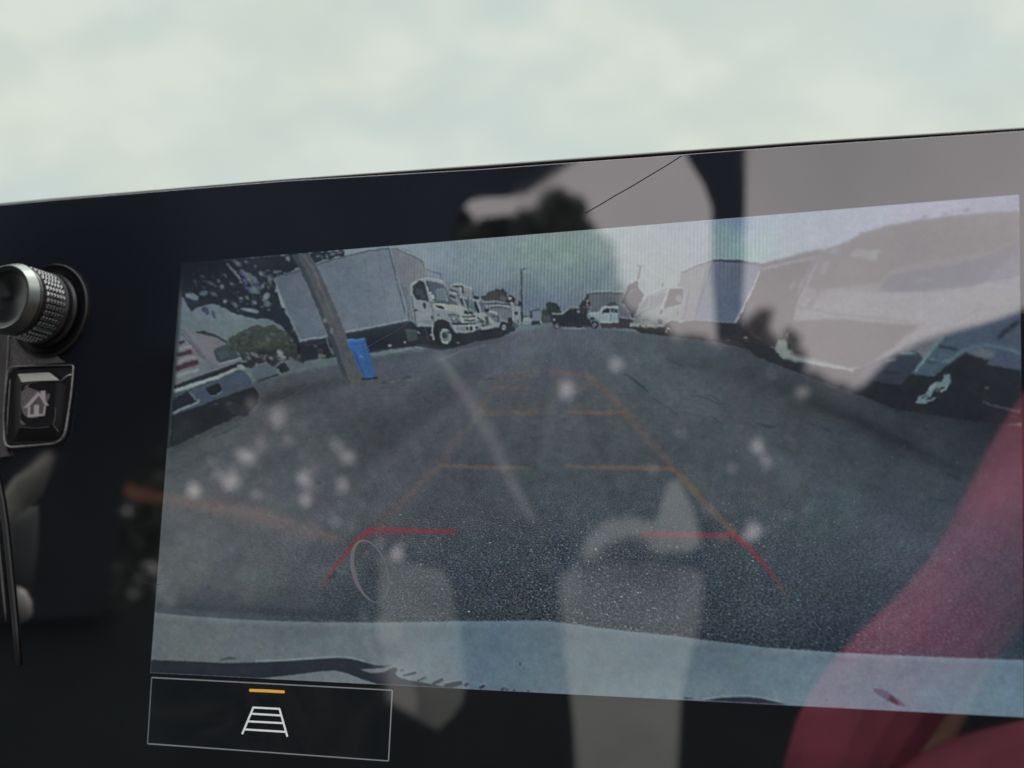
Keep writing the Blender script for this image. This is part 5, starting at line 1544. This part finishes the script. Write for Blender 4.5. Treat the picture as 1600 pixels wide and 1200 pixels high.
# trees outside the rear window
def tree_mass(name, inside, gaps, x0, x1, y0, y1, z0, label, density=1.0, seed=1, cell=11):
    r_ = random.Random(seed)
    bm = bmesh.new()
    y = y0
    while y < y1:
        x = x0
        while x < x1:
            xx, yy = x + r_.uniform(-3, 3), y + r_.uniform(-3, 3)
            x += cell
            if not inside(xx, yy):
                continue
            if any((xx - gx_) ** 2 + (yy - gy_) ** 2 < gr_ ** 2 for gx_, gy_, gr_ in gaps):
                continue
            if r_.random() > density:
                continue
            z = z0 + r_.uniform(0, 1.2)
            c = refl(xx, yy, z)
            s_ = z * cell / F * 0.95
            ax = (CAM - c).normalized()
            t1 = ax.orthogonal().normalized()
            t2 = ax.cross(t1)
            an = r_.uniform(0, 6.28)
            t1, t2 = t1 * math.cos(an) + t2 * math.sin(an), -t1 * math.sin(an) + t2 * math.cos(an)
            tl = r_.uniform(-.6, .6)
            t2 = (t2 + ax * tl)
            bm.faces.new([bm.verts.new(c + t1 * s_ * a_ + t2 * s_ * b_ + ax * s_ * d_) for a_, b_, d_ in ((-1, 0, 0), (-.3, -.8, .2), (.7, -.6, 0), (1.1, .1, .2), (.4, .85, 0), (-.5, .7, .1))])
        y += cell
    root = empty(name, refl((x0 + x1) / 2, y1, z0), label=label, category='tree')
    root.location.z = -1.25
    o = bm_obj('crown', bm, pbr('leaves', (0.045, 0.055, 0.045), 0.7, noise=.5, nscale=3))
    o.parent = root
    o.matrix_parent_inverse = Matrix.Translation(-root.location)
    bm = bmesh.new()
    n = 10
    rows = []
    top_ = refl((x0 + x1) / 2, (y0 + y1) / 2, z0 + .8)
    for i in range(6):
        f_ = i / 5
        zz = -1.25 + (top_.z + 1.25) * f_
        rr = 0.16 * (1 - .6 * f_)
        rows.append([bm.verts.new((top_.x + .1 * math.sin(f_ * 3) + rr * math.cos(6.283 * k / n), top_.y + rr * math.sin(6.283 * k / n), zz)) for k in range(n)])
    for a_, b_ in zip(rows, rows[1:]):
        for k in range(n):
            bm.faces.new((a_[k], a_[(k + 1) % n], b_[(k + 1) % n], b_[k]))
    o = bm_obj('trunk', bm, pbr('bark', (0.10, 0.08, 0.06), 0.9, noise=.4, nscale=8), None, True)
    o.parent = root
    o.matrix_parent_inverse = Matrix.Translation(-root.location)


def pip(poly):
    def f(x, y):
        c = False
        n = len(poly)
        for i in range(n):
            x1, y1 = poly[i]
            x2, y2 = poly[i - 1]
            if (y1 > y) != (y2 > y) and x < (x2 - x1) * (y - y1) / (y2 - y1) + x1:
                c = not c
        return c
    return f


gaps = [(435, 655, 13), (410, 690, 9), (450, 690, 8), (385, 715, 14), (362, 752, 15), (340, 742, 8), (545, 716, 11), (480, 745, 11), (476, 776, 10), (520, 700, 6), (470, 660, 6), (436, 640, 8),
        (330, 720, 6), (300, 770, 8), (400, 770, 6), (540, 760, 6), (545, 815, 7), (620, 864, 14), (600, 850, 6), (640, 980, 10), (886, 612, 15), (884, 598, 10), (966, 570, 11), (1175, 826, 13), (1168, 836, 8),
        (1185, 700, 12), (1200, 720, 8), (1160, 690, 8), (1230, 740, 6), (1256, 612, 12), (1020, 730, 4), (215, 905, 9), (235, 885, 9), (205, 930, 8), (250, 915, 8), (260, 940, 6), (198, 800, 5), (1230, 690, 6), (1130, 840, 5),
        (1210, 585, 6), (700, 640, 4), (760, 700, 4), (520, 620, 4), (1320, 700, 5), (1250, 860, 5), (1060, 655, 5)]
gr2 = random.Random(21)
for _ in range(42):
    gaps.append((gr2.gauss(455, 95), gr2.gauss(725, 70), gr2.uniform(2.5, 5)))
for _ in range(30):
    gaps.append((gr2.gauss(1150, 70), gr2.gauss(740, 80), gr2.uniform(2.5, 5)))
left_poly = [(120, 560), (340, 540), (720, 320), (745, 345), (790, 338), (828, 332), (848, 308), (866, 296), (884, 302), (908, 306), (918, 345), (938, 372), (962, 385), (968, 440), (978, 486), (1012, 500), (1040, 512), (1050, 532), (1080, 528), (1120, 536), (1160, 520),
             (1178, 492), (1196, 480), (1206, 492), (1200, 520), (1212, 538), (1232, 520), (1244, 532), (1262, 575), (1300, 600), (1340, 615), (1500, 640), (1500, 990), (120, 990)]
tree_mass('broadleaf_tree', pip(left_poly), gaps, 120, 1500, 290, 990, 5.5, 'dark leafy tree outside, seen only mirrored in the glass', 1.0, 3, 11)

# pale seat backs and straps
M_PALE = pbr('pale_grey_cloth', (0.80, 0.77, 0.76), 0.9, noise=.15, nscale=14)
M_WHITE = pbr('white_cloth', (0.85, 0.82, 0.82), 0.9, noise=.1, nscale=20)


def rlump(pts, z0, depth, mat_, name, parent, seg=6):
    """rounded padded solid: the outline swells towards the camera"""
    bm = bmesh.new()
    cx = sum(p[0] for p in pts) / len(pts)
    cy = sum(p[1] for p in pts) / len(pts)
    rings = []
    for s in range(seg + 1):
        a_ = math.pi / 2 * s / seg
        k_ = math.cos(a_) ** 0.5 if s < seg else 0.05
        rings.append([bm.verts.new(refl(cx + (x - cx) * k_, cy + (y - cy) * k_, z0 - depth * math.sin(a_))) for x, y in pts])
    n = len(pts)
    for a_, b_ in zip(rings, rings[1:]):
        for i in range(n):
            j = (i + 1) % n
            bm.faces.new((a_[i], a_[j], b_[j], b_[i]))
    bm.faces.new(rings[-1])
    bm.faces.new(list(reversed(rings[0])))
    o = bm_obj(name, bm, mat_, None, True)
    if parent is not None:
        o.parent = parent
        o.matrix_parent_inverse = Matrix.Translation(-parent.location)
    return o


def padded(name, pts, z, mat_, parent, th_=.06):
    o = bm_obj(name, rslab(pts, z, th_), mat_, None)
    o.parent = parent
    o.matrix_parent_inverse = Matrix.Translation(-parent.location)
    return o


seat = empty('rear_seat', refl(965, 1100, 2.0), label='pale grey seat back behind the camera, seen only mirrored in the lower middle', category='seat')
padded('backrest', rounded([(872, 905), (905, 880), (960, 878), (1050, 886), (1100, 890), (1092, 980), (1064, 1080), (1054, 1290), (905, 1290), (896, 1120), (880, 1000)], 16, 3), 2.0, M_PALE, seat)
padded('headrest', rounded([(1044, 752), (1060, 748), (1084, 800), (1096, 848), (1080, 862), (1030, 864), (1010, 852), (1026, 810)], 8, 3), 1.95, M_WHITE, seat)
padded('shoulder_pad', rounded([(905, 872), (916, 842), (944, 815), (990, 808), (1030, 822), (1026, 842), (985, 838), (950, 848), (930, 876)], 8, 3), 1.95, M_PALE, seat)
pale_lump = empty('pale_pointed_shape', refl(660, 1000, 1.9), label='pale pointed shape behind the camera, seen only mirrored at lower left', category='pale_lump')  # pale slabs cut to the outline of a mirrored patch
padded('lump_body', [(592, 858), (606, 870), (630, 880), (660, 884), (690, 890), (705, 915), (714, 960), (724, 1020), (728, 1070), (722, 1098), (706, 1120), (684, 1140), (640, 1116), (606, 1096), (600, 1060), (598, 1000), (592, 930)], 1.9, pbr('dim_grey', (0.46, 0.46, 0.455), 0.9, noise=.15, nscale=9), pale_lump)
padded('lump_bright_side', [(604, 1034), (622, 1030), (640, 1050), (652, 1090), (650, 1118), (626, 1106), (608, 1094)], 1.86, pbr('lighter_grey', (0.80, 0.74, 0.74), 0.9), pale_lump, .02)
padded('lump_left_bulge', [(586, 966), (600, 960), (620, 968), (630, 985), (624, 1002), (600, 1008), (588, 1000)], 1.86, pbr('pinkish_grey', (0.72, 0.65, 0.65), 0.9), pale_lump, .02)
padded('lump_side_strip', [(560, 965), (572, 962), (584, 1010), (600, 1060), (594, 1064), (574, 1020)], 1.86, pbr('mid_grey', (0.36, 0.36, 0.36), 0.9), pale_lump, .02)


def strap(name, pts, z, w, mat_, **pr):
    bm = bmesh.new()
    rows = []
    n = len(pts)
    for i, (x, y) in enumerate(pts):
        x0, y0 = pts[max(0, i - 1)]
        x1, y1 = pts[min(n - 1, i + 1)]
        l_ = math.hypot(x1 - x0, y1 - y0)
        nx_, ny_ = -(y1 - y0) / l_, (x1 - x0) / l_
        ww = w[i] if isinstance(w, list) else w
        rows.append([bm.verts.new(refl(x + nx_ * ww / 2 * s, y + ny_ * ww / 2 * s, z + dz)) for s, dz in ((-1, 0), (1, 0), (1, .004), (-1, .004))])
    for a_, b_ in zip(rows, rows[1:]):
        for k in range(4):
            bm.faces.new((a_[k], a_[(k + 1) % 4], b_[(k + 1) % 4], b_[k]))
    bm.faces.new(rows[0])
    bm.faces.new(list(reversed(rows[-1])))
    return bm_obj(name, bm, mat_, None, **pr)


strap('seat_belt', [(684, 550), (712, 592), (748, 650), (775, 700), (800, 752), (832, 815)], 1.9, [9, 14, 15, 15, 14, 10], pbr('pale_webbing', (0.58, 0.53, 0.53), 0.8, noise=.2, nscale=60), label='pale seat belt behind the camera, mirrored as a slanting streak', category='seat belt')
strap('grab_strap', [(196, 762), (215, 772), (260, 778), (330, 792), (400, 806), (470, 826), (528, 842)], 1.9, [18, 20, 13, 20, 22, 20, 14], pbr('orange_brown_webbing', (0.50, 0.22, 0.14), 0.8, noise=.3, nscale=20), label='orange brown strap behind the camera, mirrored across the lower left', category='strap')
strap('pillar_cover', [(1152, 532), (1154, 600), (1156, 660), (1158, 700)], 1.9, [34, 34, 30, 20], pbr('dim_pink_trim', (0.10, 0.085, 0.085), 0.9), label='dim pinkish pillar cover behind the camera, mirrored right of centre', category='trim')
rlump([(0, 782), (20, 748), (50, 726), (76, 704), (84, 712), (78, 740), (66, 772), (48, 790), (28, 812), (10, 832), (2, 812)], .8, .01, pbr('dim_beige', (0.62, 0.57, 0.55), 0.9, noise=.5, nscale=30), 'beige_streak_shape', None).update_tag()  # made-up pale shape giving the beige streak in the glass
o = bpy.data.objects['beige_streak_shape']
o.name = 'mirror_streak_shape'
o['label'] = 'beige shape added behind the camera, mirrored below the home button'
o['category'] = 'shape'
o = rlump([(26, 916), (40, 922), (50, 940), (50, 960), (42, 970), (30, 974)], .8, .01, pbr('dim_beige_two', (0.62, 0.57, 0.57), 0.9), 'mirror_blob_shape', None)  # another made-up shape, giving a small pale blob in the glass
o['label'] = 'small dim shape added behind the camera, mirrored at the far lower left'
o['category'] = 'shape'
o = rlump([(12, 800), (60, 790), (58, 860), (50, 930), (30, 930), (18, 880)], .85, .01, pbr('dim_grey_panel', (0.11, 0.115, 0.12), 0.9), 'door_card', None)
o['label'] = 'dim grey door card mirrored at the far lower left'
o['category'] = 'trim'

# ------------------------------------------------------------------ the person in red who holds the phone
def skin_mesh(nodes, edges, name, mat_, sub=2, **pr):
    me = bpy.data.meshes.new(name)
    me.from_pydata([tuple(n[0]) for n in nodes], edges, [])
    o = link(name, me, mat_, None, **pr)
    o.modifiers.new('skin', 'SKIN')
    for i, n in enumerate(nodes):
        rr = n[1]
        me.skin_vertices[0].data[i].radius = (rr, rr) if not isinstance(rr, tuple) else rr
    me.skin_vertices[0].data[0].use_root = True
    s = o.modifiers.new('sub', 'SUBSURF')
    s.levels = s.render_levels = sub
    return o


elbow = refl(1280, 1340, 0.80)
hand = refl(1890, 1150, 0.80)
shl = refl(1790, 560, 1.02)
right = Vector((1, 0, 0))
chest = shl + Vector((0.19, -0.04, -0.03))
if (refl(2300, 600, 1.05) - shl).x < 0:
    chest = shl + Vector((-0.19, -0.04, -0.03))
sx = 1 if chest.x > shl.x else -1
neck = chest + Vector((0, 0, 0.11))
head = neck + Vector((0, 0.02, 0.17))
pel = chest + Vector((0, 0.02, -0.48))
shr = chest + Vector((0.19 * sx, 0, 0.03))
elb2 = shr + Vector((0.06 * sx, 0.06, -0.28))
hnd2 = elb2 + Vector((-0.05 * sx, 0.25, 0.0))
kn1, kn2 = pel + Vector((-.12, .42, .02)), pel + Vector((.12, .42, .02))
ft1, ft2 = kn1 + Vector((0, .06, -.42)), kn2 + Vector((0, .06, -.42))
mid = pel.lerp(chest, .5)
nodes = [(pel, (.15, .11)), (mid, (.135, .10)), (chest, (.15, .11)), (neck, .055), (head - Vector((0, 0, .03)), (.075, .085)), (head + Vector((0, 0, .05)), (.078, .09)), (shl, .060), (refl(1545, 905, .865), .026), (elbow, .034), (elbow.lerp(hand, .5), .036), (hand, .026),
         (shr, .060), (shr.lerp(elb2, .5), .048), (elb2, .042), (hnd2, .026), (kn1, .065), (kn2, .065), (ft1, .04), (ft2, .04), (pel + Vector((-.09, .04, -.02)), .085), (pel + Vector((.09, .04, -.02)), .085)]
edges = [(0, 1), (1, 2), (2, 3), (3, 4), (4, 5), (2, 6), (6, 7), (7, 8), (8, 9), (9, 10), (2, 11), (11, 12), (12, 13), (13, 14), (0, 19), (0, 20), (19, 15), (20, 16), (15, 17), (16, 18)]
fw = (CAM - hand).normalized()
for s_, hd in ((0, hand), (1, hnd2)):
    hi = 10 if s_ == 0 else 14
    base_dir = (hd - (nodes[9][0] if s_ == 0 else elb2)).normalized()
    side_ = base_dir.cross(Vector((0, 0, 1))).normalized()
    upv = side_.cross(base_dir)
    for f in range(5):
        if f == 4:
            d0 = (base_dir * .5 + side_ * .9).normalized()
            st = hd + side_ * .02
            ln = (.03, .025, .0)
        else:
            d0 = base_dir
            st = hd + base_dir * .045 + side_ * (.024 - .016 * f)
            ln = (.035 - .003 * abs(f - 1), .025, .02)
        i0 = len(nodes)
        nodes.append((st, .009))
        p1 = st + d0 * ln[0] + upv * -.006
        nodes.append((p1, .0085))
        p2 = p1 + (d0 * .75 - upv * .6).normalized() * ln[1]
        nodes.append((p2, .0078))
        edges += [(hi, i0), (i0, i0 + 1), (i0 + 1, i0 + 2)]
person = skin_mesh(nodes, edges, 'person', pbr('skin', (0.42, 0.26, 0.19), 0.55, noise=.1, nscale=30), label='person in a red long sleeved top holding up a phone, mirrored at right', category='person')
g_ = .012
sh_nodes = [(pel, (.165, .125)), (mid, (.15, .115)), (chest, (.163, .122)), (neck - Vector((0, 0, .05)), .075), (shl, .060), (refl(1545, 905, .86), .034), (elbow, .042), (elbow.lerp(hand, .45), .040), (elbow.lerp(hand, .86), .034),
            (shr, .072), (shr.lerp(elb2, .5), .060), (elb2, .055), (elb2.lerp(hnd2, .8), .040)]
sh_edges = [(0, 1), (1, 2), (2, 3), (2, 4), (4, 5), (5, 6), (6, 7), (7, 8), (2, 9), (9, 10), (10, 11), (11, 12)]
sh_nodes += [(refl(1650, 740, .93), .046), (refl(1450, 1010, .84), .032), (refl(1325, 1150, .82), .043)]
sh_edges = [e_ for e_ in sh_edges if e_ not in ((4, 5), (5, 6))] + [(4, 13), (13, 5), (5, 14), (14, 15), (15, 6)]
sh = skin_mesh(sh_nodes, sh_edges, 'shirt', pbr('red_cloth', (0.29, 0.046, 0.090), 0.85, noise=.4, nscale=16, bump=1.0, bscale=40))
sh.parent = person
hr = skin_mesh([(head + Vector((0, -.02, .09)), (.082, .09)), (head + Vector((0, -.045, .0)), (.078, .06)), (head + Vector((0, -.05, -.06)), .05)], [(0, 1), (1, 2)], 'hair', pbr('dark_hair', (0.03, 0.022, 0.018), 0.6))
hr.parent = person

# phone right behind the lens
phone = empty('smartphone', CAM + R @ Vector((0, 0, 0.012)), label='black smartphone held up in front of the display', category='phone')
phone.rotation_euler = R.to_euler()


def box_bm(sx_, sy_, sz_, c=(0, 0, 0), bev=0.002):
    bm = bmesh.new()
    bmesh.ops.create_cube(bm, size=1)
    for v_ in bm.verts:
        v_.co = Vector((v_.co.x * sx_ + c[0], v_.co.y * sy_ + c[1], v_.co.z * sz_ + c[2]))
    bmesh.ops.bevel(bm, geom=bm.edges[:], offset=bev, segments=3, affect='EDGES')
    return bm


bm_obj('phone_body', box_bm(.155, .074, .008, (0.055, 0, 0)), pbr('phone_black', (0.02, 0.02, 0.02), 0.3), phone)
bm_obj('phone_screen', box_bm(.148, .068, .001, (0.055, 0, 0.0045), .0004), pbr('phone_glass', (0.01, 0.01, 0.01), 0.1), phone)
